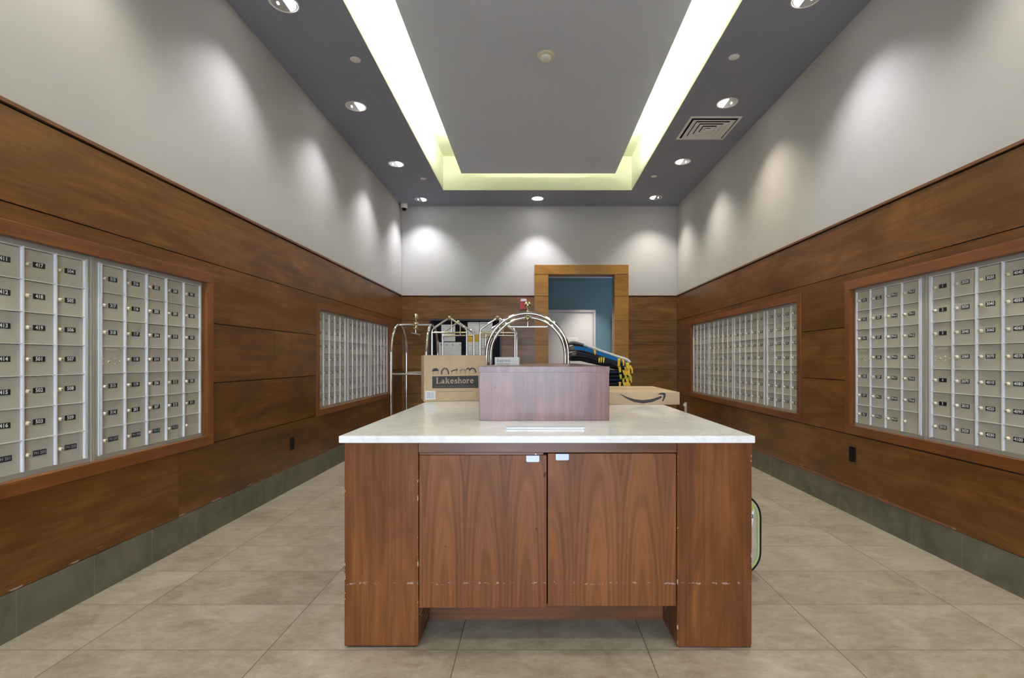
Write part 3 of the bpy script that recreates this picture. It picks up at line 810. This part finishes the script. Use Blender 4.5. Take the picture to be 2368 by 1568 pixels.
# ------------------------------------------------------------------ flat carton with a smile arrow
flatb = empty('cardboard_box', (0.745, 3.625, 0.913)); tag(flatb, 'flat wide brown cardboard box with a curved dark arrow, right of the walnut riser', 'box')
mb = MB(); mb.box(-0.315, 0.3175, 0, 0.83, 0, 0.091); mb.build('carton_body', m_card, flatb, bevel=0.004)
mb = MB(); mb.box(-0.31, 0.31, 0.385, 0.445, 0.091, 0.0922); mb.build('tape', m_card2, flatb)
def sp(px, py): return ((px - 1232)/320.0 - 0.745, 1.238 - (py - 832)/320.0 - 0.913)
mb = MB()
up = [(1434, 911), (1450, 918), (1468, 923.5), (1487, 925.5), (1506, 923), (1518, 919.5), (1529, 915.5)]
lo = [(1434, 912.3), (1449, 922), (1467, 930), (1487, 933), (1508, 930), (1520, 925), (1531, 919.5)]
v = [(sp(*p)[0], -0.0007, sp(*p)[1]) for p in up] + [(sp(*p)[0], -0.0007, sp(*p)[1]) for p in lo]
n = len(up); mb.add(v, [(i, n+i, n+i+1, i+1) for i in range(n-1)], 0)
hd = [(1520.5, 912.5), (1526, 909), (1533, 908), (1538, 909), (1539.5, 912), (1538, 920), (1533, 928.5), (1530.8, 927.5), (1533.5, 920), (1534, 914), (1530, 912.4), (1526, 912.6)]
P = [sp(*p) for p in hd]; v = [(p[0], -0.0007, p[1]) for p in P]
mb.add(v, [(0, 1, 11), (1, 2, 10, 11), (2, 3, 9, 10), (3, 4, 5, 9), (9, 5, 8), (5, 6, 7, 8)], 0)
mb.build('print', [m_ink, m_inkl], flatb, recalc=False)
mb = MB()
L = [(-0.16 + 0.24*t/12, 0.18 + 0.05*math.sin(PI*t/12), 0.0918) for t in range(13)]
for i in range(12):
    a, b = L[i], L[i+1]; mb.quad((a[0], a[1] - .006, a[2]), (b[0], b[1] - .006, b[2]), (b[0], b[1] + .006, b[2]), (a[0], a[1] + .006, a[2]), 1)
mb.build('print', [m_ink, m_inkl], flatb, recalc=False)

# ------------------------------------------------------------------ small express parcel
ex = empty('parcel_box', (-0.176, 3.40, RZ + 0.001)); tag(ex, 'small pale grey box marked Express sitting on the walnut riser', 'box')
mb = MB(); mb.box(-0.082, 0.082, 0, 0.24, 0, 0.053); mb.build('box_body', flat('parcel_grey', lin(218, 218, 210), 0.6), ex, bevel=0.001, seg=1)
mb = MB(); put_text(mb, 'Express', 0.032, -0.021, -0.0008, 0.031, 0, width=0.090); mb.box(-0.066, 0.022, -0.0011, -0.0004, 0.007, 0.010, 0)
mb.build('print', flat('express_print', lin(96, 104, 116), 0.6), ex, recalc=False)

# ------------------------------------------------------------------ pile of folded tote bags
DS = 4.60; ks = F / DS
def tp(px, py): return ((px - 1232)/ks, 1.238 - (py - 832)/ks)
def sample(pts, n=22):
    P = [Vector((*tp(*p),)) for p in pts]; out = []
    for i in range(n+1):
        t = i/n*(len(P)-1); j = min(int(t), len(P)-2); u = t - j
        p0, p1, p2, p3 = P[max(j-1, 0)], P[j], P[j+1], P[min(j+2, len(P)-1)]
        out.append(0.5*((2*p1) + (-p0+p2)*u + (2*p0-5*p1+4*p2-p3)*u*u + (-p0+3*p1-3*p2+p3)*u**3))
    return out
def tote(pts, th, mat, label, straps=(), y0=DS, dy=0.36, smat=None, cover=None, inner=None):
    P = sample(pts); th = th/ks; n = len(P)
    c = P[n//2]
    root = empty('tote_bag', (c.x, y0 + dy/2, c.y - th/2)); tag(root, label, 'bag', 'folded tote bags piled on the counter')
    mb = MB(); rings = []
    for j in range(n):
        t = (P[min(j+1, n-1)] - P[max(j-1, 0)]).normalized(); nn = Vector((-t.y, t.x))
        w = 1.0
        if j == 0 or j == n-1: w = 0.55
        ring = []
        K = 16
        for q in range(K):
            a = 2*PI*q/K; ca, sa = math.cos(a), math.sin(a)
            yy = math.copysign(abs(ca)**0.25, ca) * (dy/2) ; zz = math.copysign(abs(sa)**0.8, sa) * th/2 * w
            yy += 0.006*math.sin(j*1.7 + P[0].y*50); zz *= 1 + 0.10*math.sin(j*0.9 + q)
            p = P[j] + nn*zz
            ring.append((p.x - c.x, yy, p.y - (c.y - th/2)))
        rings += ring
    fs = []
    for j in range(n-1):
        for q in range(K): fs.append((j*K+q, j*K+(q+1) % K, (j+1)*K+(q+1) % K, (j+1)*K+q))
    mb.add(rings, fs, 0, None, True); mb.add(rings[:K], [tuple(range(K))], 0); mb.add(rings[-K:], [tuple(range(K))], 0)
    body = mb.build('bag_body', mat, root)
    if inner:
        mb = MB()
        i0, i1, mt = inner
        for j in range(i0, i1):
            a, b = P[j], P[j+1]
            za, zb = -th*0.30, th*0.30
            mb.add([(a.x - c.x, -dy/2 - 0.007, a.y + za - (c.y - th/2)), (b.x - c.x, -dy/2 - 0.007, b.y + za - (c.y - th/2)),
                    (b.x - c.x, -dy/2 - 0.007, b.y + zb - (c.y - th/2)), (a.x - c.x, -dy/2 - 0.007, a.y + zb - (c.y - th/2)),
                    (a.x - c.x, -dy/2 + 0.03, a.y + za - (c.y - th/2)), (b.x - c.x, -dy/2 + 0.03, b.y + za - (c.y - th/2)),
                    (b.x - c.x, -dy/2 + 0.03, b.y + zb - (c.y - th/2)), (a.x - c.x, -dy/2 + 0.03, a.y + zb - (c.y - th/2))],
                   [(0, 1, 2, 3), (0, 4, 5, 1), (3, 2, 6, 7)], 0)
        mb.build('lining', mt, root)
    for (fr, wpx, drop) in straps:
        j = int(fr*(n-1)); p = P[j]; w = wpx/ks; mb = MB()
        zc = p.y - (c.y - th/2); xc = p.x - c.x; endy = fr > 0.95
        # a bundle of flat webbing strands folded over the front edge
        for q in range(3):
            u = random.uniform(-0.5, 0.5)*w*1.6; sk = random.uniform(-0.012, 0.012) + (0.016 if endy else 0.0)
            dd = drop*random.uniform(0.3, 1.5); hw_ = w*random.uniform(0.16, 0.30)
            y_ = -dy/2 - 0.010 - 0.003*q
            path = [(u, -dy/2 + 0.06, th/2 + 0.001), (u, -dy/2 + 0.004, th/2 + 0.003), (u + sk*0.3, y_, th*0.25), (u + sk*0.8, y_ - 0.005, -th*0.2), (u + sk, y_ - 0.004, -th/2 - dd), (u + sk*0.6, y_ + 0.002, -th/2 - dd - 0.005)]
            vs, fs = [], []
            for i, (x, y, z) in enumerate(path):
                h_ = hw_*(1.0 - 0.12*i)
                for (ex_, ey_) in ((-h_, 0), (h_, 0), (h_, 0.0028), (-h_, 0.0028)): vs.append((xc + x + ex_, y + ey_, zc + z + (0.3*sk if ex_ > 0 else 0)))
            for i in range(len(path)-1):
                for e in range(4): fs.append((i*4+e, i*4+(e+1) % 4, (i+1)*4+(e+1) % 4, (i+1)*4+e))
            fs += [(0, 1, 2, 3), tuple(len(vs)-1-e for e in range(4))]
            mb.add(vs, fs, 0)
        mb.build('strap', smat or m_strap, root)
    if cover:
        j0, cm = cover; mb = MB(); rg = []
        for j in range(j0, n):
            pr = rings[j*K:(j+1)*K]; cy_ = sum(v[2] for v in pr)/K; cx__ = sum(v[0] for v in pr)/K
            rg += [(cx__ + (v[0]-cx__)*1.12, v[1]*1.02, cy_ + (v[2]-cy_)*1.12 + 0.001) for v in pr]
        m_ = n - j0
        mb.add(rg, [(i*K+q, i*K+(q+1) % K, (i+1)*K+(q+1) % K, (i+1)*K+q) for i in range(m_-1) for q in range(K)], 0, None, True)
        mb.add(rg[:K], [tuple(range(K))], 0); mb.add(rg[-K:], [tuple(range(K))], 0)
        mb.build('cover_panel', cm, root)
    return root
tote([(1317.5, 794), (1328, 792.5), (1345, 796), (1380, 808), (1420, 822), (1452, 833), (1457, 839)], 7.0, m_canvas_g, 'grey folded tote bag with pale cover, topmost of the tilted pile', cover=(8, m_canvas_w))
tote([(1320, 806), (1335, 805), (1360, 809), (1390, 819), (1425, 831), (1450, 839)], 13, m_canvas_g, 'grey folded tote bag with bright blue lining, second from the top of the pile', ((0.52, 9, 0.0), (0.93, 12, 0.012)), inner=(3, 18, m_canvas_bl))
tote([(1321, 820), (1340, 819), (1370, 825), (1400, 834), (1432, 842), (1452, 846)], 12, m_canvas_g, 'dark grey tote bag tilted below the one with blue lining', ((0.55, 9, 0.0), (0.92, 14, 0.012)), inner=(3, 20, m_canvas_b))
tote([(1322, 830), (1345, 830), (1375, 836), (1405, 843), (1435, 850), (1453, 852)], 10, m_canvas_b, 'black tote bag at the bottom of the tilted bags, touching the riser', ((0.9, 14, 0.015), (0.99, 10, 0.02)), y0=DS+0.01)
specs = [(861, m_canvas_n, 'navy tote bag lying flat directly under the tilted bags', m_strap), (870, m_canvas_b, 'black tote bag lying flat with a greenish yellow strap', m_strapg),
         (879, m_canvas_n, 'navy tote bag lying flat, third of the level bags from the top', m_strap), (888, m_canvas_b, 'black tote bag lying flat just above the edge of the smile box', m_strap),
         (897, m_canvas_n, 'navy tote bag low in the level pile, mostly behind the smile box', m_strap), (906, m_canvas_b, 'black tote bag at the very bottom of the pile on the marble', m_strap)]
for i, (py, mt, lb, sm) in enumerate(specs):
    j = (i*37 % 5) - 2
    tote([(1339, py), (1370, py - 0.5), (1400, py + 0.5), (1430, py), (1453 + j, py + 0.5)], 8.4, mt, lb, () if i == 5 else ((0.87, 12, 0.004), (0.99, 10, 0.008)), smat=sm, y0=DS + 0.005*(i % 3))

# ------------------------------------------------------------------ mesh bag with lime piping beside the island
bagr = empty('mesh_bag', (1.128, 2.885, 0)); tag(bagr, 'taupe round-cornered bag edged in lime and black, on the floor beside the island', 'bag')
def rrect(x0, x1, z0, z1, r, n=8):
    out = []
    for (cx_, cz_, a0) in ((x1-r, z1-r, 0), (x0+r, z1-r, 90), (x0+r, z0+r, 180), (x1-r, z0+r, 270)):
        out += arc(cx_, cz_, r, r, a0, a0+90, n)
    return out
mb = MB(); o_ = rrect(-0.170, 0.172, 0.008, 0.470, 0.13)
mb.prism(o_, -0.022, 0.030, 0, True); mb.build('bag_body', m_taupe, bagr)
mb = MB(); mb.tube([(p[0], -0.024, p[1]) for p in rrect(-0.154, 0.157, 0.024, 0.456, 0.118)], 0.0048, 8, 0, closed=True); mb.build('piping', m_lime, bagr)
mb = MB(); mb.tube([(p[0], -0.020, p[1]) for p in rrect(-0.170, 0.172, 0.009, 0.471, 0.131)], 0.0058, 8, 0, closed=True); mb.build('binding', m_bplast, bagr)
mb = MB(); v = [(x, -0.0235, z) for x, z in [(0.05, 0.43), (0.127, 0.42), (0.135, 0.38), (0.130, 0.32), (0.118, 0.27), (0.05, 0.22)]]
mb.add(v, [tuple(range(6))], 0); mb.quad((0.05, -0.0245, 0.375), (0.131, -0.0245, 0.375), (0.128, -0.0245, 0.415), (0.05, -0.0245, 0.425), 1)
ribbon(mb, arc(0.117, 0.345, 0.009, 0.010, 0, 360, 12), 0.004, -0.0247, 2); ribbon(mb, [(0.127, 0.357), (0.127, 0.333)], 0.004, -0.0247, 2); ribbon(mb, arc(0.114, 0.318, 0.009, 0.010, 60, 300, 10), 0.004, -0.0247, 2)
mb.build('print', [m_wplast, m_strapg, m_ink], bagr, recalc=False)

# ------------------------------------------------------------------ luggage carts
def arch_cart(label, loc, rz, span=0.93, sep=0.56, zt=1.765):
    r = empty('luggage_cart', (loc[0], loc[1], 0), rz); tag(r, label, 'luggage cart', 'chrome luggage carts')
    R = span/2; R_ = R
    for s in (-1, 1):
        y = s*sep/2
        pts = [(-R, y, 0.26), (-R, y, zt - R_ - 0.1)] + [(R*math.cos(a), y, zt - R_ + R_*math.sin(a)) for a in [PI - PI*i/28 for i in range(29)]] + [(R, y, zt - R_ - 0.1), (R, y, 0.26)]
        mb = MB(); mb.tube(pts, 0.0205, 14); mb.build('arch', m_chrome, r)
    mb = MB(); mb.tube([(0, -sep/2, zt), (0, sep/2, zt)], 0.018, 12); mb.build('top_bar', m_chrome, r)
    mb = MB()
    mb.lathe([(0.0, 0.070+0.11), (0.022, 0.172), (0.038, 0.150), (0.042, 0.130), (0.036, 0.108), (0.016, 0.092), (0.012, 0.075), (0.014, 0.055), (0.034, 0.045), (0.052, 0.030), (0.055, 0.016), (0.040, 0.006), (0.018, 0.0), (0.034, -0.012), (0.042, -0.036), (0.034, -0.058), (0.014, -0.07), (0.0, -0.07)], (0, 0, zt - 0.004), 22)
    mb.build('finial', m_gold, r)
    mb = MB(); mb.tube([(0, 0, zt - 0.07), (0, 0, zt - 0.13)], 0.012, 10); mb.tube([(-0.23, 0, zt - 0.135), (0.23, 0, zt - 0.135)], 0.0125, 12)
    for s in (-1, 1): mb.lathe([(0, -0.017), (0.012, -0.012), (0.017, 0), (0.012, 0.012), (0, 0.017)], (s*0.232, 0, zt - 0.135), 12, 0, 'x')
    mb.build('hanger_bar', m_chrome, r)
    for s in (-1, 1):
        mb = MB(); mb.tube([(s*R, -sep/2, 1.03), (s*R, sep/2, 1.03)], 0.014, 12); mb.build('side_rail', m_chrome, r)
    cart_base(r, span, sep); return r
def cart_base(r, span, sep):
    mb = MB(); mb.box(-span/2 - 0.02, span/2 + 0.02, -sep/2 - 0.02, sep/2 + 0.02, 0.20, 0.255); mb.build('deck', m_chrome, r, bevel=0.01)
    mb = MB(); mb.box(-span/2 + 0.025, span/2 - 0.025, -sep/2 + 0.025, sep/2 - 0.025, 0.255, 0.265); mb.build('carpet', m_carpet, r)
    mb = MB(); mb.tube([(p[0], p[1], 0.228) for p in rrect(-span/2 - 0.026, span/2 + 0.026, -sep/2 - 0.026, sep/2 + 0.026, 0.06)], 0.014, 8, closed=True); mb.build('bumper', m_rubber, r)
    for sx_ in (-1, 1):
        for sy in (-1, 1):
            x, y = sx_*(span/2 - 0.07), sy*(sep/2 - 0.07)
            mb = MB(); mb.box(x - 0.025, x + 0.025, y - 0.03, y - 0.022, 0.09, 0.2); mb.box(x - 0.025, x + 0.025, y + 0.022, y + 0.03, 0.09, 0.2); mb.box(x - 0.03, x + 0.03, y - 0.03, y + 0.03, 0.19, 0.20)
            c_ = mb.build('caster', m_steel, r)
            mb = MB(); mb.lathe([(0, -0.018), (0.085, -0.018), (0.09, -0.012), (0.09, 0.012), (0.085, 0.018), (0, 0.018)], (x, y, 0.09), 22, 0, 'y'); mb.build('wheel', m_rubber, c_)
def gable_cart(label, loc, rz=0.0):
    r = empty('luggage_cart', (loc[0], loc[1], 0), rz); tag(r, label, 'luggage cart', 'chrome luggage carts')
    hw, hd_ = 0.250, 0.430
    for s in (-1, 1):
        y = s*hd_
        side = [(-hw, y, 0.26), (-hw, y, 1.60), (-hw, y, 1.64), (-hw + 0.006, y, 1.670), (-hw + 0.028, y, 1.693), (-hw + 0.06, y, 1.713)]
        pts = side + [(-0.012, y, 1.835), (0.012, y, 1.835)] + [(-x, yy, z) for x, yy, z in side[::-1]]
        mb = MB(); mb.tube(pts, 0.0155, 12); mb.build('end_frame', m_chrome, r)
        mb = MB(); mb.tube([(-hw, y, 1.628), (hw, y, 1.628)], 0.0125, 12); mb.tube([(0.03, y, 1.628), (0.03, y, 1.815)], 0.010, 10)
        mb.build('cross_bar', m_gold, r)
        mb = MB(); mb.lathe([(0, -0.028), (0.020, -0.026), (0.028, -0.014), (0.028, 0.014), (0.020, 0.026), (0, 0.028)], (0, y, 1.842), 16, 0, 'y'); mb.build('finial', m_gold, r)
    for s in (-1, 1):
        mb = MB(); mb.tube([(s*hw, -hd_, 0.75), (s*hw, hd_, 0.75)], 0.012, 10); mb.build('side_rail', m_chrome, r)
    cart_base(r, 0.50, 0.86); return r
arch_cart('round-arched luggage cart directly behind the walnut riser, ball finial on top', (-0.060, 5.99), 0)
arch_cart('round-arched luggage cart turned sideways in the back corner, left of the printed carton', (-1.800, 7.72), PI/2, 0.88, 0.51, 1.774)
gable_cart('gable-topped luggage cart seen above the printed carton', (-1.196, 7.63))
gable_cart('gable-topped luggage cart standing partly behind the round arch', (-0.506, 7.63))

# ------------------------------------------------------------------ bulletin board with notices
def bx(px): return (px - 1232)/F*YB
def bz(py): return H - (py - 832)/F*YB
brd = empty('bulletin_board', ((bx(993)+bx(1160))/2, YB, 1.0)); tag(brd, 'black framed bulletin board on the wood panelled back wall', 'bulletin board')
bxo = (bx(993)+bx(1160))/2; hw = (bx(1160)-bx(993))/2; bt = bz(738) - 1.0
mb = MB(); mb.box(-hw, hw, -0.03, 0, bt - 0.03, bt); mb.box(-hw, hw, -0.03, 0, 0, 0.03); mb.box(-hw, -hw + 0.03, -0.03, 0, 0.03, bt - 0.03); mb.box(hw - 0.03, hw, -0.03, 0, 0.03, bt - 0.03)
mb.build('frame', m_bfr, brd)
mb = MB(); mb.box(-hw + 0.02, hw - 0.02, -0.015, 0, 0.02, bt - 0.02); mb.build('felt', m_felt, brd)
def notice(px0, py0, px1, py1, label, mats=(m_paper, m_pgrey), rows=6, extra=None, dy=0.0):
    x0, x1, z1, z0 = bx(px0), bx(px1), bz(py0), bz(py1)
    mb = MB(); c = ((x0+x1)/2, YB - 0.0165 - dy, z0)
    w, h = (x1-x0)/2, z1 - z0
    mb.box(-w, w, -0.0015, 0, 0, h, 0)
    for i in range(rows):
        z = h*(0.90 - i*0.8/max(rows, 1)); mb.box(-w*0.8, w*(0.8 - 0.25*(i % 3)), -0.0019, -0.0014, z - 0.004, z + 0.001, 1)
    if extra:
        for (a, b, c0, d, mi) in extra: mb.box(-w + 2*w*a, -w + 2*w*b, -0.0024, -0.0014, h*c0, h*d, mi)
    o = mb.build('notice', list(mats), None, c); tag(o, label, 'notice', 'notices on the bulletin board'); return o
notice(1021, 751, 1053, 789.5, 'upper white notice on the bulletin board beneath the gable-topped cart', rows=5)
notice(1011, 791.5, 1067, 845, 'wide white calendar-like notice just above the printed carton', rows=0, extra=[(a, b, 0.86, 0.92, 1) for a, b in ((.38,.44),(.62,.68),(.92,.97),(.14,.2))])
notice(1082, 745, 1108.5, 821, 'tall white notice with a yellow band across its middle', (m_paper, m_pgrey, m_papery), 4, [(0, 1, 0.40, 0.62, 2)], dy=0.0)
notice(1109.5, 745, 1139, 780, 'white flyer with a small photo strip near the right of the board', (m_paper, m_pgrey, flat('flyer_photo', lin(190, 170, 120), 0.6)), 3, [(0.1, 0.9, 0.05, 0.22, 2)])
notice(1109.5, 781, 1139, 806, 'white notice under the flyer with the photo strip', rows=4)
notice(1109.5, 807, 1139, 838, 'lowest white notice right of the yellow-banded one', rows=3)

# ------------------------------------------------------------------ wall devices
X = (1211 - 1232)/F*YB; fa = empty('fire_strobe', (X, YB, bz(716))); tag(fa, 'red fire alarm strobe with white lens beside the passage casing', 'fire alarm')
hh = bz(691) - bz(716)
mb = MB(); mb.box(-0.065, 0.065, -0.045, 0, 0, hh*0.72); mb.box(-0.062, 0.062, -0.02, 0, hh*0.72, hh); mb.build('housing', m_red, fa, bevel=0.004)
mb = MB(); mb.prism([(-0.055, hh*0.74), (0.055, hh*0.74), (0.045, hh*0.98), (-0.045, hh*0.98)], -0.05, -0.02); mb.build('lens', m_lens, fa, bevel=0.004)

def outlet(side, y, z, label, h=0.118, w=0.074):
    s = 1 if side == 'L' else -1; xf = XL if side == 'L' else XR
    r = empty('outlet', (xf, y, z), PI/2 if side == 'L' else -PI/2); tag(r, label, 'outlet')
    mb = MB(); mb.box(-w/2, w/2, -0.007, 0, -h/2, h/2); mb.build('cover_plate', m_bplast, r, bevel=0.002)
    mb = MB()
    for zz in (-0.024, 0.024): mb.box(-0.017, 0.017, -0.010, -0.007, zz - 0.016, zz + 0.016)
    mb.build('socket', m_rubber, r, bevel=0.002)
outlet('L', 4.80, 0.435, 'black wall outlet on the panelling between the two left mailbox surrounds')
outlet('R', 3.985, 0.488, 'black wall outlet below the four-column mailbox cabinet')
r = empty('wall_charger', (XR, 8.33, 0.45), -PI/2); tag(r, 'white upright plug plate on the panelling past the end of the flat box', 'charger')
mb = MB(); mb.box(-0.05, 0.05, -0.010, 0, -0.08, 0.08); mb.build('cover_plate', m_wplast, r, bevel=0.003)
mb = MB(); mb.box(-0.02, 0.02, -0.04, -0.01, 0.02, 0.06); mb.build('plug', m_wplast, r, bevel=0.003)

sc_ = empty('security_camera', (-2.235, 8.72, ZC)); tag(sc_, 'small white dome security camera in the corner under the dark ceiling', 'camera')
mb = MB(); mb.lathe([(0, 0), (0.055, 0), (0.058, -0.03), (0.055, -0.075), (0.048, -0.085), (0, -0.085)], (0, 0, 0), 20); mb.build('mount', m_wplast, sc_)
mb = MB(); mb.lathe([(0.042, -0.085)] + [(0.042*math.cos(a), -0.085 - 0.042*math.sin(a)) for a in [PI/2*i/6 for i in range(1, 7)]], (0, 0, 0), 18); mb.build('dome', m_bplast, sc_)

# smoke detector on the floating panel
sd = empty('smoke_detector', (0.122, 4.73, PZ)); tag(sd, 'cream smoke detector on the middle of the grey floating ceiling panel', 'smoke detector')
mb = MB(); mb.lathe([(0, 0), (0.082, 0), (0.082, -0.012), (0.070, -0.022), (0, -0.022)], (0, 0, 0), 28); mb.build('base', m_cream, sd)
mb = MB(); mb.lathe([(0.050, -0.022), (0.050, -0.040), (0.042, -0.052), (0, -0.056)], (0, 0, 0), 24); mb.build('sensor_cap', m_wplast, sd)

# concealed sprinkler covers
spots = [(-1.605, 4.54, 'pale round sprinkler cover in the dark ceiling left of the cove, nearer the camera'), (-1.640, 7.52, 'pale round sprinkler cover in the dark ceiling near the back left cove corner'),
         (1.806, 4.50, 'pale round sprinkler cover in the dark ceiling right of the cove, nearer the camera'), (1.800, 7.43, 'pale round sprinkler cover in the dark ceiling near the back right cove corner')]
for x, y, lb in spots:
    mb = MB(); mb.lathe([(0, -0.006), (0.043, -0.006), (0.047, -0.003), (0.047, 0)], (0, 0, 0), 22)
    tag(mb.build('sprinkler_cover', flat('sprinkler_enamel', lin(236, 232, 224), 0.5) if x == -1.605 else bpy.data.materials['sprinkler_enamel'], None, (x, y, ZC)), lb, 'sprinkler', 'sprinkler covers in the ceiling')

# air diffuser
vt = empty('air_vent', (2.052, 5.887, ZC)); tag(vt, 'square white louvred air vent in the dark ceiling', 'air vent')
def sqring(mb, r0, r1, z0, z1, m=0):
    a = [(-r0, -r0, z0), (r0, -r0, z0), (r0, r0, z0), (-r0, r0, z0)]; b = [(-r1, -r1, z1), (r1, -r1, z1), (r1, r1, z1), (-r1, r1, z1)]
    mb.add(a + b, [(i, (i+1) % 4, 4+(i+1) % 4, 4+i) for i in range(4)], m)
mb = MB(); mb.box(-0.29, 0.29, -0.28, 0.28, -0.0005, -0.001); mb.build('duct', m_ventd, vt)
mb = MB(); sqring(mb, 0.290, 0.262, -0.008, -0.010); sqring(mb, 0.290, 0.290, -0.008, 0); sqring(mb, 0.262, 0.262, -0.010, -0.001); mb.build('frame', m_vent, vt, recalc=False)
mb = MB()
for i, r0 in enumerate((0.235, 0.180, 0.125, 0.070)):
    sqring(mb, r0, r0 - 0.044, -0.020, -0.008); sqring(mb, r0, r0 + 0.006, -0.022, -0.018)
mb.box(-0.03, 0.03, -0.03, 0.03, -0.020, -0.016)
mb.build('louvre', m_vent, vt, recalc=False)

# ------------------------------------------------------------------ recessed downlights
def downlight(x, y, label, watts, warm=False, size=106, blend=0.8, narrow=False, lamp=True, glow='half', wall=None):
    r = empty('downlight', (x, y, ZC)); tag(r, label, 'ceiling light', 'recessed ceiling downlights')
    mb = MB(); mb.lathe([(0.094, 0.0005), (0.094, -0.003), (0.106, -0.006), (0.110, -0.003), (0.110, 0.0005)], (0, 0, 0), 36); mb.build('trim_ring', m_wplast, r)
    # shallow reflector bowl set just under the soffit plane (the soffit is a thin board)
    mb = MB(); mb.lathe([(0.094, -0.0035), (0.060, -0.0015), (0.0, -0.0012)], (0, 0, 0), 36); mb.build('reflector', m_reflector, r)
    mb = MB()
    if glow == 'full': mb.lathe([(0.088, -0.0040), (0.05, -0.0060), (0, -0.0065)], (0, 0, 0), 30)
    else:
        # wall-wash lens fills the room-side half of the bowl
        s = 1 if x < 0 else -1
        P_ = [(s*abs(0.086*math.sin(a)) * 1.0 + (-s*0.0), 0.086*math.cos(a), -0.0045) for a in [PI*i/18 for i in range(19)]]
        P_ = [(p[0] if abs(p[0]) > 0.012 else s*0.012, p[1], p[2]) for p in P_]
        Pb = [(p[0], p[1], -0.0058) for p in P_]
        mb.add(Pb, [tuple(range(len(Pb)))], 0)
        mb.box(-s*0.045 - 0.006, -s*0.045 + 0.006, -0.012, 0.012, -0.006, -0.0045)
    mb.build('lamp', m_bulbw if warm else m_bulb, r)
    L = bpy.data.lights.new('downlight_beam', 'SPOT'); L.energy = watts; L.spot_size = math.radians(size); L.spot_blend = blend; L.shadow_soft_size = 0.06
    L.color = (1.0, 0.88, 0.76) if warm == 1 else ((0.91, 0.92, 1.0) if not warm else (1.0, 0.95, 0.88))
    lo_ = bpy.data.objects.new('downlight_beam', L); COL.objects.link(lo_); lo_.parent = r; lo_.location = (0, 0, -0.02)
    return r
pos = ['nearest the camera', 'second from the camera', 'third from the camera', 'fourth, closest to the back wall']
for i, y in enumerate((3.82, 5.378, 6.96, 8.50)):
    downlight(-1.895, y, 'recessed downlight on the left of the cove, ' + pos[i], SPOT_W*(0.85, 0.8, 1.05, 1.3)[i], glow='half')
for i, y in enumerate((3.77, 5.306, 6.88, 8.40)):
    downlight(2.056, y, 'recessed downlight on the right of the cove, ' + pos[i], SPOT_W*(1.25, 1.0, 1.05, 1.1)[i], warm=(0, 1, 2, 2)[i], glow='half')
downlight(0.082, 8.45, 'bright round downlight in front of the back wall above the passage', SPOT_W*1.7, size=86, blend=0.6, glow='full')
for x in (-1.895, 2.056):
    for y in (2.25, 0.7, -0.9):
        L = bpy.data.lights.new('downlight_beam', 'SPOT'); L.energy = SPOT_W*0.9; L.spot_size = math.radians(112); L.spot_blend = 0.75; L.shadow_soft_size = 0.04
        L.color = (1.0, 0.94, 0.88)
        lo_ = bpy.data.objects.new('downlight_beam', L); COL.objects.link(lo_); lo_.location = (x, y, ZC - 0.02)
# passage downlight
L = bpy.data.lights.new('passage_beam', 'SPOT'); L.energy = 80; L.spot_size = math.radians(84); L.spot_blend = 0.9; L.shadow_soft_size = 0.05; L.color = (1, 0.97, 0.93)
lo_ = bpy.data.objects.new('passage_beam', L); COL.objects.link(lo_); lo_.location = (1.05, 9.45, 2.84)

# cove tubes lying on the floating panel
for x, lb in ((PX0 + 0.10, 'fluorescent cove strip along the left edge of the floating panel'), (PX1 - 0.10, 'fluorescent cove strip along the right edge of the floating panel')):
    r = empty('cove_light', (x, 2.9, PZ + 0.06)); tag(r, lb, 'strip light')
    mb = MB(); mb.box(-0.03, 0.03, -4.2, 4.25, 0, 0.03); mb.build('fixture', m_wplast, r)
    mb = MB(); mb.tube([(0, -4.15, 0.047), (0, 4.2, 0.047)], 0.013, 10); mb.build('tube', m_tube, r)
